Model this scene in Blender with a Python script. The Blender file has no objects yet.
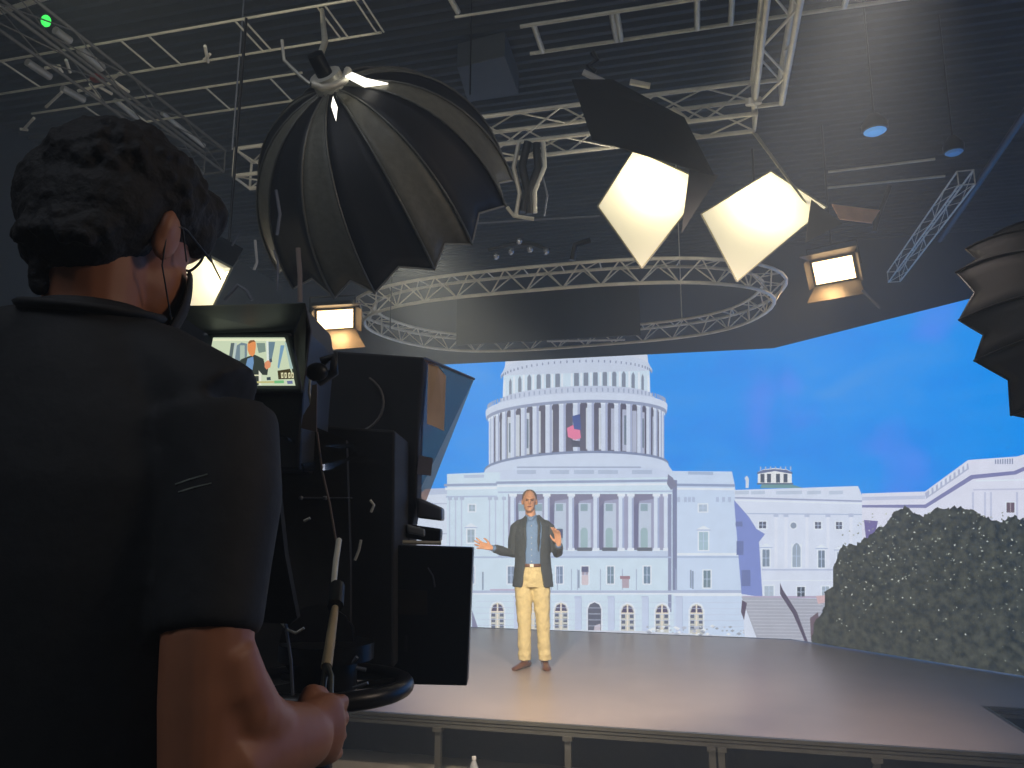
import bpy, bmesh, math, random
from mathutils import Vector, Matrix, noise
random.seed(7)
S = bpy.context.scene; COL = S.collection
V = Vector
FZ = -.08
# ------------------------------------------------------------------ camera frame (calibrated from vanishing points)
f = 760.0; CZ = 1.75; psi = math.radians(13.95); pit = math.radians(10.7); rol = math.radians(0.23)
Fw = V((-math.sin(psi)*math.cos(pit), math.cos(psi)*math.cos(pit), math.sin(pit)))
_R = V((math.cos(psi), math.sin(psi), 0)); _U = _R.cross(Fw)
Rt = _R*math.cos(rol)+_U*math.sin(rol); Up = _U*math.cos(rol)-_R*math.sin(rol)
CAM = V((0, 0, CZ)); Fh = V((-math.sin(psi), math.cos(psi), 0)); Rh = V((math.cos(psi), math.sin(psi), 0)); UZ = V((0, 0, 1))
def ray(x, y): return Fw+Rt*((x-512)/f)-Up*((y-384)/f)
def W(x, y, d): return CAM+ray(x, y)*d                    # point at forward distance d
def Zp(x, y, z): r = ray(x, y); return CAM+r*((z-CZ)/r.z) # point at height z
def plane(x, y, p, n): r = ray(x, y); return CAM+r*((p-CAM).dot(n)/r.dot(n))
# ------------------------------------------------------------------ materials
def lin(c):
    out = []
    for v in c[:3]:
        v = v/255.0; out.append(v/12.92 if v <= .04045 else ((v+.055)/1.055)**2.4)
    return tuple(out)+(1.0,)
MATS = {}
def mat(name, rgb, rough=.6, metal=0, emit=0, emitc=None, var=.12, scale=9, bump=0, spec=.5, coat=0, trans=0, alpha=1):
    if name in MATS: return MATS[name]
    m = bpy.data.materials.new(name); m.use_nodes = True; nt = m.node_tree; b = nt.nodes['Principled BSDF']
    c = lin(rgb); tc = nt.nodes.new('ShaderNodeTexCoord'); nz = nt.nodes.new('ShaderNodeTexNoise')
    nz.inputs['Scale'].default_value = scale; nz.inputs['Detail'].default_value = 4
    nt.links.new(tc.outputs['Object'], nz.inputs['Vector'])
    rp = nt.nodes.new('ShaderNodeValToRGB'); rp.color_ramp.elements[0].position = .3; rp.color_ramp.elements[1].position = .7
    rp.color_ramp.elements[0].color = tuple(v*(1-var) for v in c[:3])+(1,); rp.color_ramp.elements[1].color = tuple(min(1, v*(1+var)) for v in c[:3])+(1,)
    nt.links.new(nz.outputs['Fac'], rp.inputs['Fac']); nt.links.new(rp.outputs['Color'], b.inputs['Base Color'])
    b.inputs['Roughness'].default_value = rough; b.inputs['Metallic'].default_value = metal
    b.inputs['Specular IOR Level'].default_value = spec; b.inputs['Coat Weight'].default_value = coat
    b.inputs['Transmission Weight'].default_value = trans; b.inputs['Alpha'].default_value = alpha
    if emit:
        b.inputs['Emission Color'].default_value = lin(emitc or rgb); b.inputs['Emission Strength'].default_value = emit
    if bump:
        bp = nt.nodes.new('ShaderNodeBump'); bp.inputs['Strength'].default_value = bump; bp.inputs['Distance'].default_value = .01
        nt.links.new(nz.outputs['Fac'], bp.inputs['Height']); nt.links.new(bp.outputs['Normal'], b.inputs['Normal'])
    MATS[name] = m; return m
ALU = mat('truss_aluminium', (232, 228, 210), .4, .25)
PIPE = mat('grid_pipe', (225, 222, 200), .4, .25)
STEEL = mat('rail_steel', (105, 105, 98), .4, .7)
BLK = mat('black_plastic', (22, 23, 25), .45)
BLKM = mat('black_metal', (26, 26, 28), .35, .3)
CLOTH = mat('black_fabric', (24, 25, 28), .85, scale=30, bump=.2)
DRAPE = mat('black_drape', (24, 27, 34), .9, scale=4, bump=.3)
DIM = mat('shaded_aluminium', (95, 95, 92), .5, .3)  # truss aluminium darkened so the left truss looks shaded
WHITE = mat('white_plastic', (215, 215, 210), .4)
GREYM = mat('grey_metal', (120, 125, 135), .4, .3)
# ------------------------------------------------------------------ mesh builder
class MB:
    def __init__(s): s.v = []; s.f = []; s.m = []; s.c = []; s.sm = []
    def add(s, vs, fs, mi=0, col=None, smooth=False):
        o = len(s.v); s.v += [V(p) for p in vs]
        for q in fs: s.f.append([o+i for i in q]); s.m.append(mi); s.c.append(col); s.sm.append(smooth)
        return s
    def hexa(s, p, mi=0):   # p: 4 bottom + 4 top, same winding
        return s.add(p, [(3, 2, 1, 0), (4, 5, 6, 7), (0, 1, 5, 4), (1, 2, 6, 5), (2, 3, 7, 6), (3, 0, 4, 7)], mi)
    def box(s, c, d, R=None, mi=0):
        c = V(c); x, y, z = d[0]/2, d[1]/2, d[2]/2
        ps = [V(q) for q in ((-x, -y, -z), (x, -y, -z), (x, y, -z), (-x, y, -z), (-x, -y, z), (x, -y, z), (x, y, z), (-x, y, z))]
        if R: ps = [R@q for q in ps]
        return s.hexa([c+q for q in ps], mi)
    def prism(s, pts, ext, mi=0):
        n = len(pts); pts = [V(p) for p in pts]; ext = V(ext)
        return s.add(pts+[p+ext for p in pts], [tuple(range(n))[::-1], tuple(range(n, 2*n))]+[(i, (i+1) % n, (i+1) % n+n, i+n) for i in range(n)], mi)
    def loft(s, rings, cap=True, closed=True, mi=0, smooth=True):
        n = len(rings[0]); vs = [p for r in rings for p in r]; fs = []
        for i in range(len(rings)-1):
            for j in range(n if closed else n-1):
                k = (j+1) % n; fs.append((i*n+j, i*n+k, (i+1)*n+k, (i+1)*n+j))
        s.add(vs, fs, mi, None, smooth)
        if cap and closed: s.add(rings[0], [tuple(range(n))[::-1]], mi); s.add(rings[-1], [tuple(range(n))], mi)
        return s
    def tube(s, pts, r, n=8, closed=False, mi=0, smooth=True, flat=1.0):
        pts = [V(p) for p in pts]; N = len(pts); rr = r if isinstance(r, (list, tuple)) else [r]*N; rings = []
        up = None
        for i in range(N):
            if closed: t = pts[(i+1) % N]-pts[i-1]
            else: t = pts[min(i+1, N-1)]-pts[max(i-1, 0)]
            t.normalize()
            if up is None: up = t.cross(UZ if abs(t.z) < .9 else V((0, 1, 0))); up.normalize()
            up = (up-t*up.dot(t)).normalized(); w = t.cross(up)
            rings.append([pts[i]+(up*math.cos(2*math.pi*k/n)+w*math.sin(2*math.pi*k/n)*flat)*rr[i] for k in range(n)])
        if closed: rings.append(rings[0]); s.loft(rings, cap=False, mi=mi, smooth=smooth)
        else: s.loft(rings, mi=mi, smooth=smooth)
        return s
    def ell(s, c, r, R=None, n=16, m=10, mi=0):
        c = V(c); rings = []
        for i in range(1, m):
            a = math.pi*i/m; ring = []
            for j in range(n):
                b = 2*math.pi*j/n; q = V((r[0]*math.sin(a)*math.cos(b), r[1]*math.sin(a)*math.sin(b), -r[2]*math.cos(a)))
                ring.append(c+(R@q if R else q))
            rings.append(ring)
        return s.loft(rings, mi=mi)
    def rings_ell(s, lst, n=20, mi=0):   # (cx,cy,cz,rx,ry) horizontal ellipses
        return s.loft([[V((a[0]+a[3]*math.cos(2*math.pi*k/n), a[1]+a[4]*math.sin(2*math.pi*k/n), a[2])) for k in range(n)] for a in lst], mi=mi)
    def build(s, name, mats, parent=None, fix=True, bevel=0):
        me = bpy.data.meshes.new(name); org = V((0, 0, 0)); vs = s.v
        if parent is not None and parent.get('_world'): org = parent.location; vs = [p-org for p in s.v]
        me.from_pydata([tuple(p) for p in vs], [], s.f)
        if not isinstance(mats, (list, tuple)): mats = [mats]
        for m in mats: me.materials.append(m)
        me.polygons.foreach_set('material_index', s.m); me.polygons.foreach_set('use_smooth', s.sm)
        if any(c is not None for c in s.c):
            at = me.color_attributes.new('paint', 'FLOAT_COLOR', 'CORNER'); i = 0
            for pi, p in enumerate(me.polygons):
                for li in p.loop_indices: at.data[li].color = lin(s.c[pi] or (0, 0, 0))
        if fix:
            bm = bmesh.new(); bm.from_mesh(me); bmesh.ops.recalc_face_normals(bm, faces=bm.faces); bm.to_mesh(me); bm.free()
        o = bpy.data.objects.new(name, me); COL.objects.link(o)
        if parent is not None: o.parent = parent
        if bevel: b = o.modifiers.new('bevel', 'BEVEL'); b.width = bevel; b.segments = 2; b.limit_method = 'ANGLE'
        return o
def remesh(o, vox, smooth=3, disp=0, dscale=.05):
    r = o.modifiers.new('fuse', 'REMESH'); r.mode = 'VOXEL'; r.voxel_size = vox; r.use_smooth_shade = True
    if smooth: q = o.modifiers.new('soften', 'SMOOTH'); q.iterations = smooth; q.factor = .5
    if disp:
        t = bpy.data.textures.new('curls', 'CLOUDS'); t.noise_scale = dscale; t.noise_depth = 3
        d = o.modifiers.new('curl', 'DISPLACE'); d.texture = t; d.strength = disp; d.mid_level = .5
    return o
def tag(o, label, cat, group=None):
    o['label'] = label; o['category'] = cat
    if group: o['group'] = group
    return o
def thing(name, label, cat, loc=(0, 0, 0), rotz=0, group=None, world=True):
    o = bpy.data.objects.new(name, None); COL.objects.link(o); o.location = loc; o.rotation_euler = (0, 0, rotz); o.empty_display_size = .1
    if world: o['_world'] = 1
    return tag(o, label, cat, group)
def struct(o): o['kind'] = 'structure'; return o
def aim(o, target): o.rotation_euler = (V(target)-o.location).to_track_quat('-Z', 'Y').to_euler()
def lamp(name, kind, loc, energy, col=(255, 240, 215), target=None, size=.2, angle=60, blend=.5, size_y=None, spread=None):
    l = bpy.data.lights.new(name, kind); l.energy = energy; l.color = lin(col)[:3]
    if kind == 'SPOT': l.spot_size = math.radians(angle); l.spot_blend = blend; l.shadow_soft_size = size
    elif kind == 'AREA':
        l.shape = 'RECTANGLE'; l.size = size; l.size_y = size_y or size
        if spread: l.spread = math.radians(spread)
    else: l.shadow_soft_size = size
    o = bpy.data.objects.new(name, l); COL.objects.link(o); o.location = loc
    if target is not None: aim(o, target)
    return o
# ------------------------------------------------------------------ key places
FZ = -.08
ST = .35                     # stage top
Y0 = 10.80                   # plane of the main LED wall
KX = 1.04                    # where the wing begins
WD = V((.69, -.724, 0)).normalized(); WN = V((WD.y, -WD.x, 0))
KP = V((KX, Y0, 0)); LT = 4.2
PRES = Zp(533, 668, ST)
# ------------------------------------------------------------------ room
floor = MB().box((0, 4.5, FZ-.05), (16, 17, .1)).build('floor', mat('grey_concrete_floor', (150, 146, 132), .6, scale=3, var=.1, bump=.1)); struct(floor)
mb = MB(); n = 130; x0, x1 = -8, 8                        # corrugated roof deck, ribs running left-right
prof = []
for i in range(n):
    y = -4+17*i/n; w = 17/n
    prof += [(y, 6.3), (y+w*.35, 6.3), (y+w*.5, 6.22), (y+w*.85, 6.22)]
vs = []; fs = []
for i, (y, z) in enumerate(prof): vs += [(x0, y, z), (x1, y, z)]
for i in range(len(prof)-1): fs.append((2*i, 2*i+1, 2*i+3, 2*i+2))
mb.add(vs, fs); mb.box((0, 4.5, 6.36), (16, 17, .08))
struct(mb.build('ceiling', mat('dark_roof_deck', (40, 43, 45), .7, scale=2)))
struct(MB().box((0, 12.4, 3.11), (16, .1, 6.38)).build('wall_back', DRAPE))
struct(MB().box((-7.6, 4.5, 3.11), (.1, 16, 6.38)).build('wall_left', DRAPE))
struct(MB().box((7.6, 4.5, 3.11), (.1, 16, 6.38)).build('wall_right', DRAPE))
struct(MB().box((0, -3.6, 3.11), (16, .1, 6.38)).build('wall_behind', DRAPE))
# ------------------------------------------------------------------ LED wall picture
def emitmat(name):
    m = bpy.data.materials.new(name); m.use_nodes = True; nt = m.node_tree; nt.nodes.clear()
    out = nt.nodes.new('ShaderNodeOutputMaterial'); em = nt.nodes.new('ShaderNodeEmission'); nt.links.new(em.outputs[0], out.inputs[0])
    m.cycles.emission_sampling = 'AUTO'
    return m, nt, em
LEDG = 1.08
PAINT, nt, em = emitmat('led_picture'); at = nt.nodes.new('ShaderNodeAttribute'); at.attribute_name = 'paint'
nz = nt.nodes.new('ShaderNodeTexNoise'); nz.inputs['Scale'].default_value = 7; nz.inputs['Detail'].default_value = 8
tc = nt.nodes.new('ShaderNodeTexCoord'); nt.links.new(tc.outputs['Object'], nz.inputs['Vector'])
mr = nt.nodes.new('ShaderNodeMapRange'); mr.inputs['To Min'].default_value = .93*LEDG; mr.inputs['To Max'].default_value = 1.09*LEDG
nt.links.new(nz.outputs['Fac'], mr.inputs['Value']); nt.links.new(mr.outputs[0], em.inputs['Strength']); nt.links.new(at.outputs['Color'], em.inputs['Color'])
PAINT.cycles.emission_sampling = 'NONE'
SKY, nt, em = emitmat('led_sky'); tc = nt.nodes.new('ShaderNodeTexCoord')
mp = nt.nodes.new('ShaderNodeMapping'); mp.inputs['Scale'].default_value = (.45, .45, 1.3); nt.links.new(tc.outputs['Object'], mp.inputs['Vector'])
nz = nt.nodes.new('ShaderNodeTexNoise'); nz.inputs['Scale'].default_value = 1.4; nz.inputs['Detail'].default_value = 5; nz.inputs['Distortion'].default_value = .6; nt.links.new(mp.outputs[0], nz.inputs['Vector'])
rp = nt.nodes.new('ShaderNodeValToRGB'); e = rp.color_ramp.elements
e[0].position = .36; e[0].color = lin((0, 138, 240)); e[1].position = .74; e[1].color = lin((48, 148, 238))
k = e.new(.5); k.color = lin((2, 144, 242)); nt.links.new(nz.outputs['Fac'], rp.inputs['Fac'])
n2 = nt.nodes.new('ShaderNodeTexNoise'); n2.inputs['Scale'].default_value = .8; nt.links.new(tc.outputs['Object'], n2.inputs['Vector'])
r2 = nt.nodes.new('ShaderNodeValToRGB'); r2.color_ramp.elements[0].position = .56; r2.color_ramp.elements[1].position = .8
mx = nt.nodes.new('ShaderNodeMix'); mx.data_type = 'RGBA'; mx.inputs[7].default_value = lin((92, 132, 248))
nt.links.new(n2.outputs['Fac'], r2.inputs['Fac']); nt.links.new(r2.outputs['Color'], mx.inputs[0]); nt.links.new(rp.outputs['Color'], mx.inputs[6])
nt.links.new(mx.outputs[2], em.inputs['Color']); em.inputs['Strength'].default_value = LEDG
BUSH, nt, em = emitmat('led_bush'); tc = nt.nodes.new('ShaderNodeTexCoord')
nz = nt.nodes.new('ShaderNodeTexNoise'); nz.inputs['Scale'].default_value = 14; nz.inputs['Detail'].default_value = 6; nt.links.new(tc.outputs['Object'], nz.inputs['Vector'])
rp = nt.nodes.new('ShaderNodeValToRGB'); e = rp.color_ramp.elements; e[0].position = .35; e[0].color = lin((46, 52, 48)); e[1].position = .7; e[1].color = lin((92, 96, 84))
nt.links.new(nz.outputs['Fac'], rp.inputs['Fac']); nt.links.new(rp.outputs['Color'], em.inputs['Color']); em.inputs['Strength'].default_value = .8
BUSH.cycles.emission_sampling = 'NONE'
# kink line in picture space
def proj(q): v = V(q)-CAM; d = v.dot(Fw); return (512+f*v.dot(Rt)/d, 384-f*v.dot(Up)/d)
ka, kb = proj((KX, Y0, ST)), proj((KX, Y0, LT))
def side(p): return (p[0]-ka[0])*(kb[1]-ka[1])-(p[1]-ka[1])*(kb[0]-ka[0])
sgn = 1 if side((900, 500)) > 0 else -1
def clip(poly, keep, fn):
    out = []
    for i, a in enumerate(poly):
        b = poly[(i+1) % len(poly)]; sa, sb = fn(a)*keep, fn(b)*keep
        if sa >= 0: out.append(a)
        if sa*sb < 0: t = sa/(sa-sb); out.append((a[0]+(b[0]-a[0])*t, a[1]+(b[1]-a[1])*t))
    return out
MAINB, WINGB = MB(), MB(); layer = [0]
def zclip(vs, z0, z1):
    for z, kp in ((z0, 1), (z1, -1)):
        out = []
        for i, a in enumerate(vs):
            b = vs[(i+1) % len(vs)]; sa, sb = (a.z-z)*kp, (b.z-z)*kp
            if sa >= 0: out.append(a)
            if sa*sb < 0: out.append(a.lerp(b, sa/(sa-sb)))
        vs = out
        if len(vs) < 3: return []
    return vs
def paint(poly, col=None, mi=0, up=1):
    layer[0] += up; off = layer[0]*.00035
    A = clip(poly, -sgn, side); B = clip(poly, sgn, side)
    if len(A) > 2:
        vs = zclip([plane(x, y, V((0, Y0-off, 0)), V((0, 1, 0))) for x, y in A], ST+.01, LT)
        if len(vs) > 2: MAINB.add(vs, [tuple(range(len(vs)))], mi, col)
    if len(B) > 2:
        vs = zclip([plane(x, y, KP+WN*off, WN) for x, y in B], ST+.01, LT)
        if len(vs) > 2: WINGB.add(vs, [tuple(range(len(vs)))], mi, col)
def rect(x0, y0, x1, y1, c, dy=0): paint([(x0, y0), (x1, y0+dy), (x1, y1+dy), (x0, y1)], c, up=0)
def line(a, b, w, c): 
    dx, dy = b[0]-a[0], b[1]-a[1]; L = math.hypot(dx, dy); nx, ny = -dy/L*w/2, dx/L*w/2
    paint([(a[0]+nx, a[1]+ny), (b[0]+nx, b[1]+ny), (b[0]-nx, b[1]-ny), (a[0]-nx, a[1]-ny)], c, up=0)
def nxt(): layer[0] += 1
WH = (200, 222, 240); W2 = (188, 206, 232); W3 = (168, 186, 218); SH = (128, 132, 168); DK = (92, 94, 120); WIN = (150, 172, 190); BR = (220, 232, 246)
# main field: the visible frame of the wall is filled by the sky
mainsky = [V((-4.6, Y0, ST+.01)), V((KX, Y0, ST+.01)), V((KX, Y0, LT)), V((-4.6, Y0, LT))]
MAINB.add(mainsky, [(0, 1, 2, 3)], 1)
WL = 7.0
WINGB.add([KP+UZ*(ST+.01), KP+WD*WL+UZ*(ST+.01), KP+WD*WL+UZ*LT, KP+UZ*LT], [(0, 1, 2, 3)], 1)
def earc(cx, cy, rx, ry, t0=180, t1=0, n=24): return [(cx+rx*math.cos(math.radians(t0+(t1-t0)*i/n)), cy-ry*math.sin(math.radians(t0+(t1-t0)*i/n))) for i in range(n+1)]
def band(cx, lo, hi, rx0, rx1, ry0, ry1, c, sl=0):   # curved band between two arcs (lo below, hi above)
    a = earc(cx, lo, rx0, ry0); b = earc(cx, hi, rx1, ry1); k = lambda p: (p[0], p[1]+sl*(p[0]-cx))
    nxt(); paint([k(p) for p in a]+[k(p) for p in b[::-1]], c)
# ---- dome
cx = 576.5; SL = -.035
band(cx, 400, 372, 74, 73, 12, 14, WH, SL)                # upper drum
nxt()
for i in range(15):                                       # small arched drum windows
    t = -1+2*(i+.5)/15; a = math.asin(t*.97); x = cx+73*math.sin(a); w = 2.1*math.cos(a)+.35
    ytop = 384-12*math.cos(a)*.9+SL*(x-cx)-2; 
    if i == 6: continue
    paint([(x-w, ytop+15), (x-w, ytop+2), (x, ytop-1.5), (x+w, ytop+2), (x+w, ytop+15)], (124, 136, 158), up=0)
nxt()
for i in range(16):
    t = -1+2*i/15; a = math.asin(t*.98); x = cx+73.5*math.sin(a); y = 384-12*math.cos(a)*.9+SL*(x-cx)-4
    paint([(x-1, y), (x+1, y), (x+1, y+22), (x-1, y+22)], BR, up=0)
band(cx, 377, 373, 75.5, 76, 14.5, 14.5, (150, 168, 200), SL)
band(cx, 373, 367.5, 76, 73, 14.5, 14, (196, 210, 232), SL)
band(cx, 367, 350, 72, 70, 13, 14, (205, 216, 234), SL)
for j in range(34):
    a = math.radians(-80+160*j/33); x = cx+75.5*math.sin(a); y = 376-14.5*math.cos(a)+SL*(x-cx); paint([(x-.6, y-1.5), (x+.6, y-1.5), (x+.6, y+1), (x-.6, y+1)], (120, 136, 172), up=0)
band(cx, 408, 398, 86, 76, 14, 12, (190, 204, 228), SL)   # terrace
band(cx, 420, 408, 89, 87, 15, 15, WH, SL)
band(cx, 412.5, 411, 90.5, 90.5, 17, 17, (120, 134, 170), SL)
for j in range(46):
    a = math.radians(-85+170*j/45); x = cx+89*math.sin(a); y = 407-15*math.cos(a)+SL*(x-cx); paint([(x-.7, y-4), (x+.7, y-4), (x+.7, y), (x-.7, y)], (150, 166, 198), up=0)
nxt()
band(cx, 466, 415, 87, 87, 15, 15, (86, 86, 108), SL)   # colonnade recess
nxt()
for i in range(17):                                       # inner wall seen between the columns
    a = math.radians(-80+160*(i+.5)/17); x = cx+80*math.sin(a); w = 3.2*math.cos(a)+.5; yt = 417-15*math.cos(a)+SL*(x-cx); yb = 464.5-15*math.cos(a)+SL*(x-cx)
    c = (196, 208, 222) if i < 11 else (170, 180, 205)
    paint([(x-w, yt+6), (x+w*.6, yt+6), (x+w*.6, yb), (x-w, yb)], c, up=0)
    if i % 2 == 0: paint([(x-w*.4, yt+12), (x+w*.3, yt+12), (x+w*.3, yb-6), (x-w*.4, yb-6)], (98, 118, 140), up=1); layer[0] -= 1
nxt(); nxt()
for i in range(19):
    a = math.radians(-84+168*i/18); x = cx+87*math.sin(a); w = 2.5*math.cos(a)+.9; yt = 417-15*math.cos(a)+SL*(x-cx); yb = 466-15*math.cos(a)+SL*(x-cx)
    paint([(x-w, yt), (x+w, yt), (x+w, yb), (x-w, yb)], (200, 214, 236), up=0); paint([(x+w*.3, yt), (x+w, yt), (x+w, yb), (x+w*.3, yb)], (160, 174, 208), up=1); layer[0] -= 1
    paint([(x-w*1.5, yt-1), (x+w*1.5, yt-1), (x+w, yt+2.5), (x-w, yt+2.5)], BR, up=0)
band(cx, 418, 415, 89.5, 90.5, 15, 15, (140, 154, 186), SL)
band(cx, 415, 408.5, 90.5, 91, 15, 15.5, (202, 216, 238), SL)
band(cx, 470, 466, 93, 92, 15, 15, (120, 136, 172), SL)
band(cx, 486, 468.5, 104, 92, 13, 15, (198, 214, 238), SL)
nxt(); paint([(567, 428), (573, 425), (580, 430), (581, 438), (575, 440), (568, 437)], (222, 120, 160)); paint([(572, 416), (580, 414), (581, 430), (574, 429)], (62, 84, 150)); paint([(571, 440), (580, 441), (580, 447), (572, 447)], (66, 72, 96))
# ---- lower roofs and the centre block
nxt(); paint([(474, 486), (486, 474), (500, 470), (655, 468), (676, 474), (690, 486)], (194, 210, 236))
nxt(); paint([(517, 466.5), (641, 466.5), (641, 468), (517, 468)], (150, 166, 198)); 
for x0, x1 in ((517, 536), (550, 569), (574, 594), (598, 618), (632, 652)): paint([(x0, 470), (x1, 470), (x1, 474), (x0, 474)], (168, 186, 214), up=0)
# left block
nxt(); paint([(400, 500), (422, 492), (447, 489), (447, 640), (400, 640)], (206, 220, 240)); nxt()
paint([(424, 489), (447, 488), (447, 494), (424, 495)], (182, 198, 226), up=0)
for y in (503, 533, 560, 590): rect(424, y, 447, y+1.2, (176, 190, 216))
nxt(); paint([(447, 474), (500, 472), (500, 640), (447, 640)], WH); nxt()
paint([(464, 475), (484, 474.5), (484, 477.5), (464, 478)], (176, 194, 222), up=0)
rect(444, 484, 500, 486.5, (146, 162, 196), -1); rect(445, 487.5, 500, 490, BR, -1); rect(446, 496, 500, 497.5, W3, -.5)
nxt(); paint([(670, 471), (732, 471.5), (735, 486), (748, 640), (670, 640)], (196, 216, 242)); nxt()
paint([(688, 471.5), (713, 472), (713, 475), (688, 474.5)], (160, 182, 214), up=0)
rect(670, 483.5, 735, 486, (140, 158, 194), .8); rect(670, 487.5, 734, 489.5, BR, .8)
for x in (677, 684, 688, 692, 716, 722, 728): rect(x, 497, x+3, 502, (172, 190, 220))
rect(672, 556, 740, 558, (170, 190, 222)); rect(672, 553, 740, 555.5, BR); rect(672, 590, 743, 593, (168, 188, 222)); rect(672, 594, 744, 596, BR)
# centre
nxt(); paint([(497, 480), (672, 477), (674, 640), (497, 640)], WH); nxt()
rect(496, 481.5, 673, 484, (140, 156, 192), -2.2); rect(497, 485, 673, 487, BR, -2); rect(498, 491.5, 673, 493, W3, -1)
nxt(); rect(508, 494, 668, 550, (150, 156, 188)); nxt()
COLX = [513, 529.5, 546.7, 571.2, 596, 621.3, 630.8, 656.5, 666.5]
for i in range(len(COLX)-1):
    a, b = COLX[i]+3, COLX[i+1]-3
    if b-a > 6:
        s0 = a+(b-a)*.22
        paint([(s0, 503), (b-(b-a)*.12, 503), (b-(b-a)*.12, 550), (s0+1, 550)], (184, 200, 222), up=0)
        paint([(a, 496), (a+(b-a)*.28, 499), (a+(b-a)*.2, 550), (a, 550)], (104, 106, 142), up=0)
        paint([(a, 494), (b, 494), (b, 499), (a+(b-a)*.3, 501), (a, 508)], (122, 122, 152), up=0)
        m = (a+b)/2+.5
        if b-a > 10:
            nxt(); rect(m-3.5, 504, m+3.5, 511, (134, 162, 178)); rect(m-3.6, 531, m+3.6, 549, (150, 180, 190)); paint([(m-3.6, 531), (m-2.5, 528.5), (m, 527.5), (m+2.5, 528.5), (m+3.6, 531)], (150, 180, 190), up=0)
            if i in (2, ): nxt(); rect(m-3.4, 529, m+3.4, 538, (66, 70, 110)); rect(m-3, 540, m+3, 550, (200, 196, 206)); rect(m-.8, 536, m+.8, 550, (120, 100, 130)); layer[0] -= 1
            if i in (4, 6, 3): nxt(); rect(m-7, 547.5, m+8, 551.5, (88, 96, 112)); layer[0] -= 1
            layer[0] -= 1
nxt(); nxt(); nxt()
for x in COLX:
    rect(x-2.6, 496, x+2.6, 550, (206, 222, 242)); rect(x-3.8, 493.5, x+3.8, 496.5, BR); rect(x-3.4, 548, x+3.4, 552, BR)
nxt()
for x in COLX: rect(x+1, 498, x+2.8, 548, (158, 174, 210))
nxt(); rect(498, 551, 672, 556, W2); rect(498, 556, 672, 557.3, (160, 178, 212)); nxt()
# pilasters, left and right of the portico
for x in (449, 455, 461, 489, 495, 503): rect(x, 496, x+1.2, 552, (180, 194, 222)); rect(x-1, 497, x+3, 500, (168, 184, 212))
rect(668, 494, 671.5, 612, (132, 142, 178)); rect(672.5, 480, 677, 590, (120, 130, 166)) ; nxt()
paint([(668, 474), (673, 478), (677, 486), (671, 490), (667, 484)], (120, 126, 154))
# windows on side blocks
def win(x, y, w, h, c=WIN, ped=0, arch=0):
    nxt(); rect(x-w/2-1.4, y-h/2-1.2, x+w/2+1.4, y+h/2+1.2, BR); nxt()
    P_ = [(x-w/2, y+h/2), (x-w/2, y-h/2+arch*.5), (x-w*.3, y-h/2-arch*.1), (x, y-h/2-arch*.35), (x+w*.3, y-h/2-arch*.1), (x+w/2, y-h/2+arch*.5), (x+w/2, y+h/2)]
    paint(P_, c, up=0); nxt(); rect(x-.35, y-h/2, x+.35, y+h/2, W2); rect(x-w/2, y-.3, x+w/2, y+.3, W2)
    if ped: paint([(x-w/2-3, y-h/2-2.5), (x, y-h/2-6.5), (x+w/2+3, y-h/2-2.5)], BR, up=0); rect(x-w/2-3, y-h/2-2.5, x+w/2+3, y-h/2-1.5, W3)
    layer[0] -= 3
win(472, 508, 6, 6.5); win(471, 536, 7, 13, ped=1); win(703, 508, 8, 7, (168, 188, 210)); win(703.5, 541, 9, 18, (160, 190, 206), ped=1); win(707, 579, 7, 17, (110, 134, 150))
for x, c in ((471, (140, 160, 190)), (511, (120, 140, 170)), (559.5, (112, 134, 168)), (585, (160, 150, 170)), (610.5, (108, 134, 156)), (647, (104, 130, 156))): win(x, 575, 6.5, 17, c)
nxt(); nxt(); nxt(); nxt(); rect(582, 575, 588, 585, (206, 196, 206)); rect(581.5, 566.5, 588.5, 572, (88, 92, 128)); rect(620, 576, 630, 579, (148, 112, 128)); rect(622, 579, 629, 588, (172, 160, 176))
for x in (557, 551, 571, 577, 600, 622, 636, 675.5): rect(x, 569, x+.9, 590, (160, 176, 206))
rect(474, 556.5, 672, 558, (166, 184, 216)); nxt(); rect(472, 590.5, 745, 593, (168, 184, 214)); rect(472, 593, 746, 594.5, BR); rect(490, 589, 530, 590.5, (186, 176, 206)); nxt()
# arcade
for x in (497.5, 533, 561, 594.5, 627.5, 662, 696.5):
    y = 603 if x < 600 else 604.5; b = 631+(x-500)*.028
    nxt(); paint([(x-8, b), (x-8, y+5), (x-5.5, y), (x, y-2.5), (x+5.5, y), (x+8, y+5), (x+8, b)], BR); nxt()
    op = x == 594.5
    paint([(x-6.6, b), (x-6.6, y+6), (x-4.5, y+1.5), (x, y-.6), (x+4.5, y+1.5), (x+6.6, y+6), (x+6.6, b)], (84, 90, 112) if op else (196, 200, 196)); nxt()
    if op: paint([(x-1, b), (x, b-8), (x+6, b-10), (x+6, b)], (190, 186, 200), up=0)
    else:
        paint([(x-6, y+8), (x-4.2, y+2.5), (x, y+.5), (x+4.2, y+2.5), (x+6, y+8)], (74, 68, 104), up=0)
        for k in (0, 1, 2):
            for dx in (-4.2, 4.2): rect(x+dx-1.9, y+10+k*5.6, x+dx+1.9, y+13.6+k*5.6, (88, 98, 124))
        nxt(); rect(x-.8, y, x+.8, b, (226, 220, 206)); rect(x-6.5, y+8, x+6.5, y+9.2, (226, 220, 206))
    nxt()
for x in (517, 547, 578, 611, 645, 679): rect(x-3, 597, x+3, 629+(x-500)*.02, (190, 206, 234)); rect(x-3.5, 596, x+3.5, 598.5, (176, 192, 222)); rect(x+3, 598, x+3.7, 629, W3)
nxt()
for y in (601, 607, 613, 619, 625): rect(476, y, 746, y+.5, (190, 204, 230), 1.5)
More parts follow.
